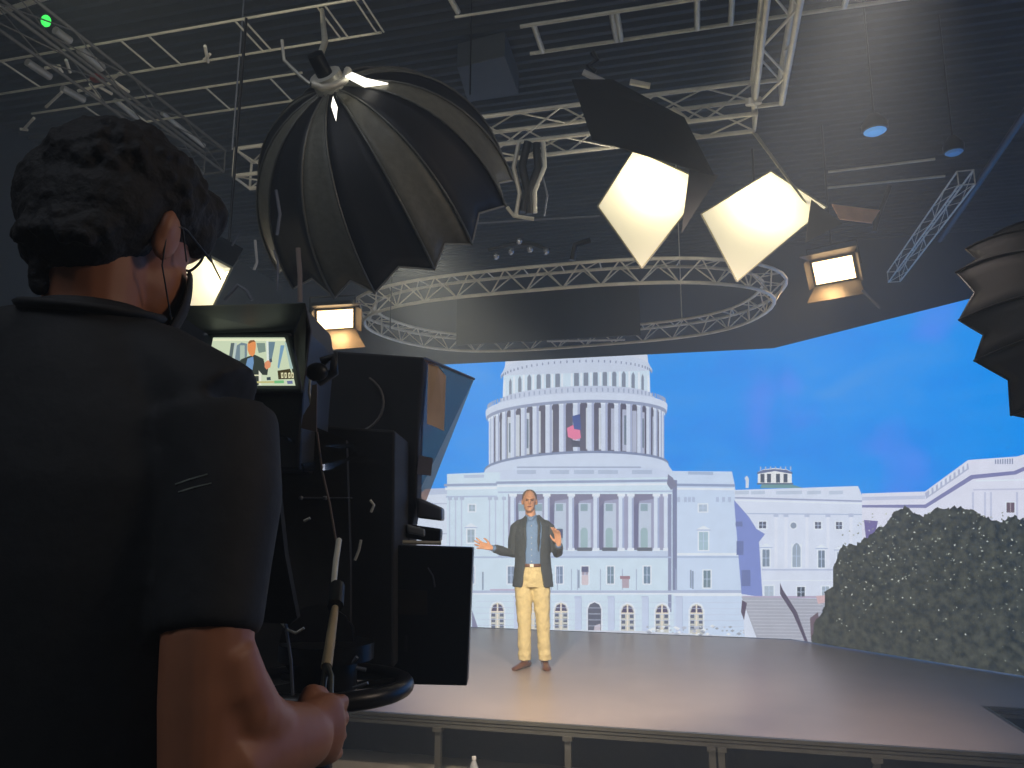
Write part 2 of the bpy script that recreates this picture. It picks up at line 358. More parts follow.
nxt(); paint([(500, 629), (640, 631), (748, 637), (748, 642), (500, 640)], (200, 210, 226)); nxt()
for i in range(60):
    x = random.uniform(640, 750); y = random.uniform(626, 636); r = random.uniform(1, 3); paint([(x-r, y), (x, y-r*.6), (x+r, y), (x, y+r*.6)], random.choice([(228, 236, 244), (176, 186, 206), (150, 160, 176)]), up=0)
paint([(472, 610), (478, 628), (472, 632)], (120, 124, 160), up=0); rect(466, 590, 467, 625, (150, 160, 186)); 
for x, y in ((482, 572), (578, 570), (690, 570), (692, 571)): rect(x, y, x+1.6, y+18, (130, 148, 176))
# ---- right pavilion
nxt(); paint([(734, 490), (858, 486), (864, 500), (868, 640), (745, 640), (735, 497)], (210, 222, 242)); nxt()
rect(735, 497, 865, 498.5, (150, 162, 196), 3.5); rect(735, 499.5, 865, 501, BR, 3.5); rect(735, 513, 863, 514, W3, 1)
for x in (735, 751, 776, 807, 829): rect(x, 491, x+(14 if x != 776 else 26), 494.5, (184, 200, 222), -.4)
nxt(); paint([(734, 500), (749, 517), (756.5, 529), (765, 534), (759, 542), (762.5, 597), (741.5, 594)], (122, 140, 206)); nxt()
for x, y, w, h in ((739, 524, 7, 5), (740, 548, 7, 14), (746, 578, 9, 16)): rect(x-w/2, y-h/2, x+w/2, y+h/2, (104, 118, 172))
win(762.6, 525, 7, 6.5, (78, 84, 106)); win(818, 525.3, 6, 6.5, (86, 92, 112)); win(839, 525.5, 6, 7, (86, 92, 112))
nxt(); nxt(); nxt(); nxt(); paint([(793.5+4.3*math.cos(t*.524), 525.5+4.3*math.sin(t*.524)) for t in range(12)], BR); paint([(793.5+3.1*math.cos(t*.524), 525.5+3.1*math.sin(t*.524)) for t in range(12)], (138, 154, 176))
win(766, 558, 7, 17, (122, 140, 162), ped=1); win(796.5, 556, 8, 22, (150, 168, 188), arch=6); win(821.5, 559, 6.5, 17, (112, 130, 152), ped=1); win(840, 560, 6, 16, (150, 166, 190), ped=1)
win(769, 591, 9, 10, (170, 188, 206)); win(801, 592, 7.5, 10, (66, 76, 90)); win(825.5, 591, 7, 9, (158, 176, 194))
for x in (776, 786, 807, 828, 851): nxt(); rect(x-2.5, 513.5, x+2.5, 517, (178, 192, 220)); rect(x-1.6, 517, x+1.6, 568, (218, 228, 246)); layer[0] -= 1
nxt(); nxt(); rect(762, 569, 866, 570.5, (178, 192, 222)); rect(762, 580, 866, 581, BR); rect(742, 596, 822, 598, (178, 168, 196))
nxt(); paint([(757.8, 484), (757.8, 472), (763, 469.5), (775, 468), (787, 469.5), (791.8, 472), (791.8, 484)], (226, 232, 236)); paint([(760, 488), (762, 484), (790, 484), (803, 488)], (108, 152, 156)); nxt()
for x in (762.5, 769, 778, 785.5): rect(x-2, 473.8, x+2, 482.5, (70, 80, 96))
paint([(757, 472.5), (763, 470), (775, 469), (787, 470), (792.5, 472.5), (792.5, 474), (775, 471), (757, 474)], (92, 106, 146), up=0); rect(757, 483, 793, 484.5, (84, 102, 130))
for x in range(760, 792, 5): rect(x, 466.5, x+1.2, 470, (180, 190, 206))
paint([(745.5, 488), (745.8, 481), (744.5, 478), (747, 475.5), (749, 479), (748.5, 488)], (206, 216, 232))
# ---- far right building
nxt(); paint([(862, 493.5), (925, 491.5), (968, 460), (1017, 456.5), (1080, 436), (1080, 700), (862, 640)], (216, 222, 240)); nxt()
paint([(862, 497), (925, 495.5), (925, 499), (862, 500.5)], (190, 200, 226)); nxt()
paint([(862, 505), (925, 504.5), (971, 475), (1014, 471), (1040, 460), (1040, 463.5), (1016, 474.5), (973, 479), (926, 508), (862, 507.5)], (126, 130, 176)); nxt()
paint([(925, 493), (968, 463), (969, 469), (926, 499)], (170, 180, 208)); nxt()
for i in range(9): x = 929+i*4.4; y = 490-i*3.1; paint([(x, y), (x+2.4, y-1.7), (x+2.6, y+3.5), (x+.2, y+5.2)], (218, 226, 242), up=0)
for i in range(8): rect(995+i*2.4, 459.5-i*.15, 996.2+i*2.4, 464, (126, 138, 172))
rect(973, 489, 1040, 490.5, (190, 196, 222), -1); rect(976, 480, 1040, 481.5, BR, -1.4)
for x in (972, 984, 990, 1016): rect(x, 492, x+2, 530, (190, 198, 224))
paint([(864, 520), (878, 521), (872, 548), (866, 540)], (112, 104, 160), up=0); rect(1005.5, 501.5, 1015.5, 512.5, BR); nxt(); rect(1006.5, 502.5, 1014.5, 512.5, (106, 92, 104)); rect(1010, 503, 1011, 512, (196, 190, 200))
# ---- stairs
nxt(); paint([(741.6, 597), (821, 598.6), (830, 610), (814, 643), (757, 639)], (164, 170, 186)); nxt()
for i in range(12):
    y = 600+i*3.4; paint([(743+i*1.4, y), (824-i*.9, y+.8), (824-i*.9, y+1.4), (743+i*1.4, y+.7)], (190, 196, 208), up=0)
nxt(); paint([(780, 583), (783, 590), (797, 612), (808, 642), (805, 642), (793, 614), (780, 594)], (86, 78, 100)); paint([(742, 600), (747, 603), (744, 620), (741, 612)], (86, 72, 96))
paint([(810, 618), (818, 612), (822, 640), (811, 641)], (108, 92, 104)); paint([(816, 596), (838, 594), (838, 600), (818, 604)], (206, 178, 184))
# ---- bush
nxt(); nxt()
out = [(812, 643), (815, 622), (829, 604), (824, 592), (836, 585), (834, 564), (843, 546), (856, 545), (868, 537), (876, 531), (888, 524), (894, 512), (905, 507), (918, 516), (928, 515), (938, 509), (958, 507), (970, 510), (980, 514), (993, 520), (1002, 522), (1015, 515), (1030, 524), (1090, 520)]
edge = []
for i in range(len(out)-1):
    a, b = out[i], out[i+1]; k = max(2, int(math.hypot(b[0]-a[0], b[1]-a[1])/2))
    for j in range(k):
        t = j/k; edge.append((a[0]+(b[0]-a[0])*t+random.uniform(-1.6, 1.6), a[1]+(b[1]-a[1])*t+random.uniform(-2.2, 1.6)))
base = [(1090, 700), (812, 660)]
# fan of quads, robust for the ragged outline
for i in range(len(edge)-1):
    a, b = edge[i], edge[i+1]
    if a[0] < b[0]: paint([a, b, (b[0], 720), (a[0], 720)], mi=2, up=0)
paint([(812, 643), (815, 622), (829, 604), (824, 592), (836, 585), (834, 564), (860, 545), (860, 720), (812, 720)], mi=2)
nxt()
for i in range(620):
    x = random.uniform(816, 1030); y = random.uniform(512, 680); dens = 1.0 if y < 590 else .35 if y < 625 else .12
    if random.random() > dens or (x < 835 and y < 600) or y < 512+max(0, (868-x))*.9: continue
    r = random.uniform(.5, 1.5); c = random.choice([(196, 206, 198), (170, 180, 170), (140, 150, 138), (120, 128, 116)])
    a = random.uniform(0, 3); paint([(x+r*math.cos(a+k*1.57)*(1 if k % 2 else .6), y+r*math.sin(a+k*1.57)*(1 if k % 2 else .6)) for k in range(4)], c, up=0)
led = thing('led_wall', 'huge bright led video wall showing a white domed building under blue sky', 'video wall', (0, Y0, ST))
MAINB.build('screen', [PAINT, SKY, BUSH], led, fix=False)['label'] = 'straight centre screen with the dome'
WINGB.build('screen', [PAINT, SKY, BUSH], led, fix=False)['label'] = 'angled right hand screen with the dark bush'
mb = MB(); mb.box(((-4.6+KX)/2, Y0+.08, (ST+LT)/2), (4.6+KX, .14, LT-ST)); mb.build('cabinet_frame', BLKM, led)
a = KP-WN*.01; b = KP+WD*WL-WN*.01; MB().prism([a+UZ*ST, b+UZ*ST, b+UZ*LT, a+UZ*LT], -WN*.14).build('cabinet_frame', BLKM, led)
# ------------------------------------------------------------------ stage
stage = thing('stage', 'low grey stage platform in front of the video wall with metal edge rail', 'stage', (0, 8, 0))
wx = lambda y: KX+(Y0-y)*WD.x/(-WD.y)
nx_, ny_ = 2.13, 7.24
deck = [(-5.6, 5.80), (nx_, 5.80), (nx_, ny_), (wx(ny_), ny_), (wx(Y0)+.02, Y0-.01), (-5.6, Y0-.01)]
m = mat('matte_stage_vinyl', (142, 130, 122), .38, scale=2.5, var=.06, bump=.02, spec=.5)
MB().prism([(x, y, ST-.04) for x, y in deck], (0, 0, .04)).build('deck', m, stage)
def rail(a, b):
    mb = MB(); a = V(a); b = V(b); t = (b-a).normalized(); nn = V((t.y, -t.x, 0)); L = b-a
    for z, h, o, w in ((ST-.012, .024, .02, .03), (ST-.04, .018, .012, .03), (ST-.066, .022, .028, .045)):
        c = a+nn*o; mb.prism([c+UZ*(z-h/2), c+UZ*(z+h/2), c+UZ*(z+h/2)-nn*w, c+UZ*(z-h/2)-nn*w], L)
    return mb
rail((-5.6, 5.80, 0), (nx_, 5.80, 0)).build('edge_rail', STEEL, stage)
rail((nx_, 5.80, 0), (nx_, ny_, 0)).build('edge_rail', STEEL, stage)
rail((nx_, ny_, 0), (wx(ny_), ny_, 0)).build('edge_rail', STEEL, stage)
PX = lambda px: plane(px, 745, V((0, 5.79, 0)), V((0, 1, 0))).x
for x in (-5.2, -4.0, -3.2, PX(438), PX(568), PX(712), PX(721), PX(875), 2.05):
    h = ST-.07-FZ; mb = MB(); mb.box((x, 5.80, FZ+h/2), (.045, .045, h)); mb.box((x, 5.79, ST-.09), (.07, .07, .03))
    mb.build('leg', STEEL, stage)
NAVY = mat('navy_skirt_cloth', (9, 15, 28), .9, scale=20, bump=.3)
mb = MB(); pts = [(-5.6+(nx_+5.6-.05)*i/220, 6.3+.012*math.sin(i*.42)) for i in range(221)]
for o_ in (0, .01): mb.loft([[V((x, y+o_, FZ)) for x, y in pts], [V((x, y+o_, ST-.05)) for x, y in pts]], cap=False, closed=False)
mb.build('skirt', NAVY, stage, fix=False)
h = ST-.05-FZ
MB().box(((nx_+wx(ny_))/2, ny_+.2, FZ+h/2), (wx(ny_)-nx_, .02, h)).build('skirt', NAVY, stage)
MB().box((nx_-.06, 6.75, FZ+h/2), (.02, .9, h)).build('skirt', NAVY, stage)
# small water bottle standing on the floor before the stage
bp = Zp(474, 756, FZ+.21)
bt = thing('water_bottle', 'small clear water bottle with white cap standing on floor before the stage', 'bottle', (bp.x, bp.y, FZ), world=False)
MB().rings_ell([(0, 0, 0, .03, .03), (0, 0, .01, .034, .034), (0, 0, .13, .034, .034), (0, 0, .165, .02, .02), (0, 0, .185, .013, .013)]).build('body', mat('bottle_plastic', (225, 232, 235), .15, trans=.5), bt)
MB().rings_ell([(0, 0, .186, .016, .016), (0, 0, .207, .016, .016)]).build('cap', WHITE, bt)
# ------------------------------------------------------------------ trusses
def tubeobj(name, a, b, r, m, par, n=8): return MB().tube([a, b], r, n).build(name, m, par)
def frame(a, b):
    t = (V(b)-V(a)).normalized(); s = t.cross(UZ).normalized(); return t, s, s.cross(t)
def box_truss(label, a, b, w=.23, r=.016, seg=.33, m=ALU, caps=True):
    a = V(a); b = V(b); t, s, u = frame(a, b); L = (b-a).length; o = thing('box_truss', label, 'truss', (a+b)/2, group=None)
    cs = [(i, j) for i in (-1, 1) for j in (-1, 1)]
    for i, j in cs: tubeobj('chord', a+s*i*w/2+u*j*w/2, b+s*i*w/2+u*j*w/2, r, m, o)
    n = max(2, round(L/seg))
    for k in range(n):
        p, q = a+t*L*k/n, a+t*L*(k+1)/n
        for (i, j), (i2, j2) in (((-1, -1), (1, -1)), ((1, -1), (1, 1)), ((1, 1), (-1, 1)), ((-1, 1), (-1, -1))):
            A, B = (p, q) if k % 2 else (q, p)
            tubeobj('brace', A+s*i*w/2+u*j*w/2, B+s*i2*w/2+u*j2*w/2, r*.42, m, o, 6)
    for p in ((a, b) if caps else ()):
        mb = MB()
        for (i, j), (i2, j2) in (((-1, -1), (1, -1)), ((1, -1), (1, 1)), ((1, 1), (-1, 1)), ((-1, 1), (-1, -1))): mb.tube([p+s*i*w/2+u*j*w/2, p+s*i2*w/2+u*j2*w/2], r*.7, 6)
        mb.build('end_frame', m, o)
    return o
TZ = 4.55
box_truss('long box truss crossing behind the dome softbox', (-3.45, 4.95, TZ), (.45, 4.95, TZ))
tr = box_truss('box truss running towards the camera at the far right end of the long truss', (.52, 4.8, TZ), (.52, 1.6, TZ), w=.17, r=.02)
box_truss('box truss above the camera operator, leading away at the left', (-3.6, 4.8, TZ), (-3.6, 1.8, TZ), seg=.5, r=.010, w=.18, m=DIM)
box_truss('short slender box truss hanging alone at the far right', (2.18, 6.45, 4.55), (2.20, 9.0, 4.55), w=.12, r=.008, seg=.36)
# long dark pipe on the right
tag(MB().tube([Zp(940, 240, 4.7), Zp(1030, 106, 4.7)], .03).build('ceiling_pipe', mat('dark_pipe', (70, 70, 75), .4, .5)), 'thick dark pipe slanting along the right of the ceiling', 'pipe')
for (p, q, lab) in (((828, 172), (935, 159), 'thin pipe below the blue lit ceiling lamps, the higher of two'), ((826, 188), (945, 176), 'thin pipe above the slender truss, the lower of two')):
    tag(MB().tube([Zp(*p, 4.9), Zp(*q, 4.9)], .012).build('ceiling_pipe', PIPE), lab, 'pipe')
# ladder trusses (two rails with rungs)
def ladder(label, xa, xb, ya, yb, z, rungs, r=.0085):
    o = thing('ladder_truss', label, 'truss', ((xa+xb)/2, (ya+yb)/2, z))
    tubeobj('rail', V((xa, ya, z)), V((xb, ya, z)), r, PIPE, o); tubeobj('rail', V((xa, yb, z)), V((xb, yb, z)), r, PIPE, o)
    for x in rungs: tubeobj('rung', V((x, ya, z)), V((x, yb, z)), r*(.85 if r < .012 else 1.5), PIPE, o, 6)
    return o
def xz(px, py, z): return Zp(px, py, z).x
ladder('long ladder truss crossing the upper left of the ceiling', -5.2, xz(381, 32, 5), 3.87, 4.21, 5.0, [-4.72, -3.72, -3.5, xz(236, 22, 5), xz(244, 20, 5), xz(318, 8, 5), xz(326, 7, 5), xz(355, 0, 5), xz(363, 0, 5)])
ladder('shorter ladder truss just above the operator and the long truss', -5.1, xz(300, 70, 5), 4.50, 4.82, 5.0, [-4.6, xz(122, 104, 5), xz(206, 88, 5), xz(268, 76, 5)])
ladder('ladder truss with thick rungs at the top centre of the ceiling', xz(520, 26, 5), 2.3, 4.37, 4.67, 5.0, [xz(534, 26, 5), xz(612, 15, 5), xz(617, 15, 5), xz(697, 2, 5), xz(732, 2, 5), 1.0, 1.7], .013)
tag(MB().tube([Zp(455, 17, 5.1), Zp(620, -8, 5.1)], .009).build('ceiling_pipe', PIPE), 'thin pipe at the top edge, above the thick runged ladder truss', 'pipe')
tag(MB().tube([Zp(449, -4, 5.15), Zp(458, 12, 5.15)], .02).build('ceiling_pipe', PIPE), 'short pipe stub meeting the thin pipe at the top edge', 'pipe')
tag(MB().tube([Zp(70, -10, 5.6), Zp(0, 12, 5.6)], .02).build('ceiling_pipe', PIPE), 'pipe crossing the top left corner', 'pipe')
# pale tubes standing in for lit stretches of the left truss chords
for i, (p, q, w) in enumerate((((55, 30), (70, 41), .03), ((80, 50), (102, 68), .035), ((27, 62), (50, 77), .03), ((62, 88), (84, 100), .03), ((86, 92), (100, 98), .02), ((115, 100), (140, 121), .022), ((162, 113), (204, 146), .02))):
    o = MB().tube([Zp(*p, 5.3), Zp(*q, 5.3)], w).build('lit_chord_piece', mat('lit_chord_paint', (190, 188, 176), .4, .2))
    tag(o, ['pale lit chord piece beside the green indicator', 'brightest pale lit chord piece between the ladder rails', 'leftmost pale lit chord piece under the upper ladder rail', 'pale lit chord piece above the hair of the operator', 'tiny pale lit chord piece next to the cable tangle', 'thin lit chord piece running down towards the truss corner', 'long thin lit chord piece ending at the left truss corner'][i], 'strut')
mb = MB()
for a_, b_ in (((45, 68), (60, 66)), ((58, 66), (62, 72)), ((66, 60), (70, 72)), ((78, 91), (116, 82)), ((115, 82), (129, 92)), ((90, 84), (100, 97)), ((98, 86), (112, 94)), ((62, 92), (46, 107)), ((112, 80), (121, 72)), ((34, 118), (24, 129)), ((20, 129), (28, 130)), ((204, 60), (210, 54)), ((205, 46), (208, 62))):
    tag(MB().tube([Zp(*a_, 4.8), Zp(*b_, 4.8)], .011, 6).build('hanging_clamp_bracket', ALU), 'small pale bracket arm clamped among the left ladder trusses', 'bracket', 'bracket arms on the left ladder trusses')
tag(MB().box(Zp(98, 78, 4.85), (.09, .05, .04)).build('clamp', mat('red_clamp', (120, 30, 26), .5)), 'small red clamp on the lower rail of the left ladder truss', 'clamp')
g = Zp(46, 21, 5.0); tag(MB().ell(g, (.03, .03, .04), n=10, m=8).build('ceiling_indicator_light', mat('green_led', (60, 230, 90), .3, emit=1.5)), 'small glowing green indicator light at the upper left', 'indicator')
# duct panel on the ceiling
mb = MB(); c4 = [Zp(457, 68, 5.9), Zp(505, 56, 5.9), Zp(519, 94, 5.9), Zp(468, 103, 5.9)]
mb.prism(c4, (0, 0, .25)); o = mb.build('ceiling_unit', mat('grey_duct', (66, 70, 72), .6), bevel=.01); tag(o, 'square grey air unit hung under the roof deck behind the truss', 'ceiling unit')
# unlit round high bays; lens glow stands in for blue wall reflection
for (px, py, rr, lab, em_) in ((875, 131, .085, 'bright blue oval ceiling disc at the right', .55), (954, 152, .07, 'faint blue oval ceiling disc nearest the slender truss', .10)):
    c = Zp(px, py, 4.9); o = thing('ceiling_disc_lamp', lab, 'lamp', c, world=False)
    MB().rings_ell([(0, 0, .0, rr*1.15, rr*1.15), (0, 0, .06, rr*1.2, rr*1.2), (0, 0, .14, rr*.5, rr*.5)]).build('housing', BLKM, o)
    MB().rings_ell([(0, 0, -.02, rr*.7, rr*.7), (0, 0, -.004, rr, rr)]).build('lens', mat('lens_reflected_blue%d' % px, (90, 160, 225), .3, emit=em_), o)
    MB().tube([(0, 0, .14), (0, 0, 1.3)], .008, 6).build('rod', BLKM, o)
# ------------------------------------------------------------------ ring truss
RZ = 3.75
pth = [(640, 283), (600, 284.6), (570, 287), (512, 292), (470, 295.8), (431, 300), (406, 304), (384, 309), (368, 314), (359, 320), (362, 327), (380, 336), (400, 342), (428, 348), (460, 351.5), (512, 351), (560, 348), (600, 344.5), (650, 341), (700, 335.5), (740, 327), (765, 315), (779, 302), (779, 295), (768, 290), (750, 286), (720, 283), (680, 281.5)]
base_ = [Zp(x, y, RZ) for x, y in pth]
# resample evenly, smooth
def resample(P_, n, closed=True):
    P_ = P_+[P_[0]] if closed else P_; L = [0]
    for i in range(len(P_)-1): L.append(L[-1]+(P_[i+1]-P_[i]).length)
    out = []; j = 0
    for k in range(n):
        s = L[-1]*k/n
        while L[j+1] < s: j += 1
        out.append(P_[j].lerp(P_[j+1], (s-L[j])/(L[j+1]-L[j]+1e-9)))
    return out
RS = resample(base_, 64)
for _ in range(4): RS = [(RS[i-1]+RS[i]*2+RS[(i+1) % 64])/4 for i in range(64)]
ring = thing('ring_truss', 'oval lattice truss ring hanging over the stage', 'truss', V((-1.2, 7.1, RZ)))
RC = V((-1.2, 7.1, RZ)); bot = RS; outr = []; inn = []
for i in range(64):
    t = (RS[(i+1) % 64]-RS[i-1]).normalized(); nrm = t.cross(UZ).normalized()
    if nrm.dot(RS[i]-RC) < 0: nrm = -nrm
    outr.append(RS[i]+nrm*.11+UZ*.17); inn.append(RS[i]-nrm*.09+UZ*.17)
for P_, rr in ((bot, .016), (outr, .016), (inn, .015)): MB().tube(P_, rr, 8, closed=True).build('chord', ALU, ring)
for k in range(32):
    i, j, l = 2*k, (2*k+1) % 64, (2*k+2) % 64
    MB().tube([bot[i], outr[j]], .007, 6).tube([outr[j], bot[l]], .007, 6).build('brace', ALU, ring)
    MB().tube([bot[i], inn[j]], .007, 6).tube([inn[j], bot[l]], .007, 6).build('brace', ALU, ring)
    MB().tube([outr[i], inn[j]], .006, 6).tube([outr[i], inn[i]], .006, 6).build('brace', ALU, ring)
# black banner panel hung inside the ring
p1, p2 = plane(457, 283, V((0, 7.95, 0)), V((0, 1, 0))), plane(640, 345, V((0, 7.95, 0)), V((0, 1, 0)))
bx0, bx1 = plane(457, 320, V((0, 7.95, 0)), V((0, 1, 0))).x, plane(640, 320, V((0, 7.95, 0)), V((0, 1, 0))).x
tag(MB().box(((bx0+bx1)/2, 7.95, RZ+.30), (bx1-bx0, .03, .56)).build('black_panel', mat('black_panel_cloth', (36, 39, 46), .9)), 'black rectangular panel hanging inside the oval ring', 'panel')
tag(MB().tube([W(547, 343, 8.22)+V((0, 0, .02)), W(625, 341.5, 8.22)+V((0, 0, .02))], .012, 6).build('light_tube', WHITE), 'pale thin tube lying along the far side of the oval ring', 'tube')
# hanging lines
def cable(name, pts, r, m, label, cat='cable', group=None):
    o = MB().tube(pts, r, 6).build(name, m); return tag(o, label, cat, group)
def vline(px, py, d, ztop, lab, r=.006, m=None):
    a = W(px, py, d); return cable('hanging_wire', [a, V((a.x, a.y, ztop))], r, m or BLKM, lab, 'wire')
vline(390, 330, 6.9, 6.2, 'vertical wire holding the left end of the oval ring')
vline(682, 320, 8.0, 6.2, 'vertical wire holding the right half of the oval ring', m=ALU)
vline(470, 95, 5.2, 6.2, 'chain line from roof to the long truss beside the air unit')
vline(232, 150, 5.2, 6.2, 'chain line above the left end of the long truss', m=GREYM)
# chain hoist bundle hanging from long truss
hb = thing('hanging_cable_bundle', 'tall loop of bundled cables hanging below the long truss', 'cables', W(530, 180, 5.3))
for i, (p, q, r_, m_) in enumerate((((519, 142), (516, 215), .016, ALU), ((543, 142), (535, 213), .018, ALU), ((528, 142), (523, 212), .03, BLK), ((536, 143), (529, 214), .028, BLK), ((546, 148), (544, 216), .008, GREYM))):
    a, b = W(*p, 5.3), W(*q, 5.3); m1 = a.lerp(b, .35)+Rh*.03*(1 if i % 2 else -1); m2 = a.lerp(b, .7)-Rh*.02*(1 if i % 2 else -1)
    MB().tube([a, m1, m2, b], r_, 8).build('cable', m_, hb)
MB().tube([W(507, 207, 5.3), W(514, 216, 5.3), W(534, 219, 5.3)], .014).build('hook', ALU, hb)
MB().tube([W(519, 180, 5.3), W(541, 183, 5.3)], .012).build('strap', GREYM, hb)
# small spot bar behind
sb = thing('spot_bar', 'small black bar with little round lamps above the oval ring', 'lamp bar', W(515, 245, 7.2))
MB().tube([W(488, 250, 7.2), W(510, 244, 7.2), W(530, 243, 7.2), W(550, 250, 7.2)], .02).build('bar', BLKM, sb)
for px, py in ((496, 256), (511, 251), (530, 249), (546, 251), (519, 241)):
    MB().ell(W(px, py, 7.15), (.035, .035, .035), n=10, m=8).build('lamp_head', mat('spot_silver', (200, 205, 210), .2, .8), sb)
tag(MB().tube([W(430, 226, 7), W(600, 216, 7)], .008, 6).build('ceiling_pipe', GREYM), 'thin pipe passing just above the little lamp bar', 'pipe')
# ------------------------------------------------------------------ softboxes
def diffmat(name, tint=(255, 246, 212), base=.5):
    m = bpy.data.materials.new(name); m.use_nodes = True; nt = m.node_tree; nt.nodes.clear()
    out = nt.nodes.new('ShaderNodeOutputMaterial'); tr = nt.nodes.new('ShaderNodeBsdfTranslucent'); tr.inputs[0].default_value = lin(tint)
    df = nt.nodes.new('ShaderNodeBsdfDiffuse'); df.inputs[0].default_value = lin(tint); mx = nt.nodes.new('ShaderNodeMixShader'); mx.inputs[0].default_value = .3
    em = nt.nodes.new('ShaderNodeEmission'); em.inputs[0].default_value = lin(tint); em.inputs[1].default_value = base; ad = nt.nodes.new('ShaderNodeAddShader')
    nt.links.new(tr.outputs[0], mx.inputs[1]); nt.links.new(df.outputs[0], mx.inputs[2]); nt.links.new(mx.outputs[0], ad.inputs[0]); nt.links.new(em.outputs[0], ad.inputs[1]); nt.links.new(ad.outputs[0], out.inputs[0])
    return m
DIFF = diffmat('softbox_diffuser')
def softbox(label, quad, depths, backoff, power, flaps, backscale=.45):
    P_ = [W(x, y, d) for (x, y), d in zip(quad, depths)]; c = sum(P_, V())/4; nrm = (P_[1]-P_[0]).cross(P_[3]-P_[0]).normalized()
    if nrm.dot(CAM-c) < 0: nrm = -nrm
    # flatten
    P_ = [p-nrm*(p-c).dot(nrm) for p in P_]
    o = thing('softbox', label, 'softbox', c)
    MB().add(P_, [(0, 1, 2, 3)]).build('diffuser', DIFF, o, fix=False)
    bc = c+Fw*.28+Up*.19+Rt*.06
    B_ = [bc+(p-c)*.42 for p in P_]
    mb = MB()
    for i in range(4):
        j = (i+1) % 4; mb.add([P_[i]*1, P_[j]*1, B_[j], B_[i]], [(0, 1, 2, 3)])
    mb.add(B_, [(0, 1, 2, 3)]); sh = mb.build('housing', CLOTH, o, fix=False); sd = sh.modifiers.new('thick', 'SOLIDIFY'); sd.thickness = .006; sd.offset = 0
    mb = MB()
    for i in range(4): mb.tube([P_[i]+nrm*.004, P_[(i+1) % 4]+nrm*.004], .006, 6)
    mb.build('rim', mat('softbox_rim', (170, 165, 140), .6), o)
    for fl, m_ in flaps:
        Q = [W(*q) for q in fl]; MB().prism(Q, nrm*.006).build('flap', m_, o)
    top = bc; mb = MB().tube([top, top+V((0, 0, .2)), V((top.x, top.y, 4.5))], .008); mb.build('hanger', BLKM, o)
    lamp('softbox_bulb', 'POINT', c+Fw*.20+Up*.06+Rt*.02, power, (255, 246, 225), size=.07)
    return o, c, nrm
softbox('left of two large glowing square softboxes, diamond tilted above the stage', [(596, 209), (632, 152), (714, 176), (640, 271)], (4.9, 5.15, 5.1, 4.8), .5, 24,
        [([(632, 152, 4.75), (714, 176, 4.75), (684, 118, 4.62), (612, 80, 4.6), (572, 80, 4.6), (592, 140, 4.7)], CLOTH), ([(718, 176, 4.85), (690, 164, 4.8), (681, 234, 4.75)], mat('grey_flap', (88, 88, 88), .8))])
softbox('right of two large glowing square softboxes above the stage', [(702, 212), (772, 169), (822, 214), (738, 280)], (5.2, 5.4, 5.4, 5.0), .5, 24,
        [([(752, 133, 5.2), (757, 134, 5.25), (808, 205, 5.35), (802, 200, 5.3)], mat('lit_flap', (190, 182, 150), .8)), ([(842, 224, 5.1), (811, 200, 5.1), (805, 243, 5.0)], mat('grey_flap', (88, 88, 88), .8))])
softbox('glowing white softbox half hidden behind the operator\'s face', [(178, 240), (231, 268), (212, 312), (150, 320)], (3.6, 3.8, 3.7, 3.5), .4, 15, [])
# deep parabolic umbrella softboxes
def umbrella(label, apex, C_, ad, depth, R_, nr=16, roll_=0.0, lit=True):
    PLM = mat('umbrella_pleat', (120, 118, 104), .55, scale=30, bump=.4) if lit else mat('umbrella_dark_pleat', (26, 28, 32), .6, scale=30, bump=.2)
    c = W(*C_); ax = (Rt*ad[0]+Up*ad[1]+Fw*ad[2]).normalized(); A = c-ax*depth
    e1 = ax.cross(UZ).normalized(); e2 = ax.cross(e1)
    o = thing('parabolic_softbox', label, 'softbox', A)
    def pt(t, ang, k=1.0): rr = R_*math.sin(min(1, t)*math.pi/2)**.9 if t > 0 else 0; return A+ax*depth*(1-math.cos(t*math.pi/2))*1.0+(e1*math.cos(ang)+e2*math.sin(ang))*rr*k
    AN = [2*math.pi*(i+(.16 if i % 2 else 0))/nr+roll_ for i in range(nr+1)]
    mb = MB(); N = 14
    for i in range(nr):
        a0, a1 = AN[i], AN[i+1]; am = (a0+a1)/2
        grid = []
        for k in range(N+1):
            t = .05+.95*k/N; row = []
            for j in range(5):
                u = j/4; q = pt(t, a0).lerp(pt(t, a1), u); mid = 1-abs(2*u-1)
                q = q-((q-A)-ax*(q-A).dot(ax))*.0 - ax*(mid*.06*t**3) - (e1*math.cos(am)+e2*math.sin(am))*mid*.05*t*R_
                row.append(q)
            grid.append(row)
        mb.loft(grid, cap=False, closed=False, mi=1 if (i % 2) else 0)
    sh = mb.build('canopy', [mat('umbrella_black', (30, 31, 34), .6, scale=12, bump=.08), PLM], o, fix=False); sd = sh.modifiers.new('thick', 'SOLIDIFY'); sd.thickness = .003
    for i in range(nr):
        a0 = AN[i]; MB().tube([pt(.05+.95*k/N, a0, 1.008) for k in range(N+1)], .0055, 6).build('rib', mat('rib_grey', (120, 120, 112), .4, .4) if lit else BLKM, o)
    mb = MB(); rim = []
    for i in range(nr):
        a0, a1 = AN[i], AN[i+1]
        for j in range(4):
            u = j/4; q = pt(1, a0).lerp(pt(1, a1), u); mid = 1-abs(2*u-1); am = (a0+a1)/2; rim.append(q-ax*(mid*.06)-(e1*math.cos(am)+e2*math.sin(am))*mid*.05*R_)
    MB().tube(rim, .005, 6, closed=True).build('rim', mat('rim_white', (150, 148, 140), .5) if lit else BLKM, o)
    MB().tube([A-ax*.06, A+ax*.03], .07, 16).build('speed_ring', ALU, o)
    MB().tube([A-ax*.06, A-ax*.15], .035, 14).build('lamp_head', BLKM, o)
    return o, A, ax, c
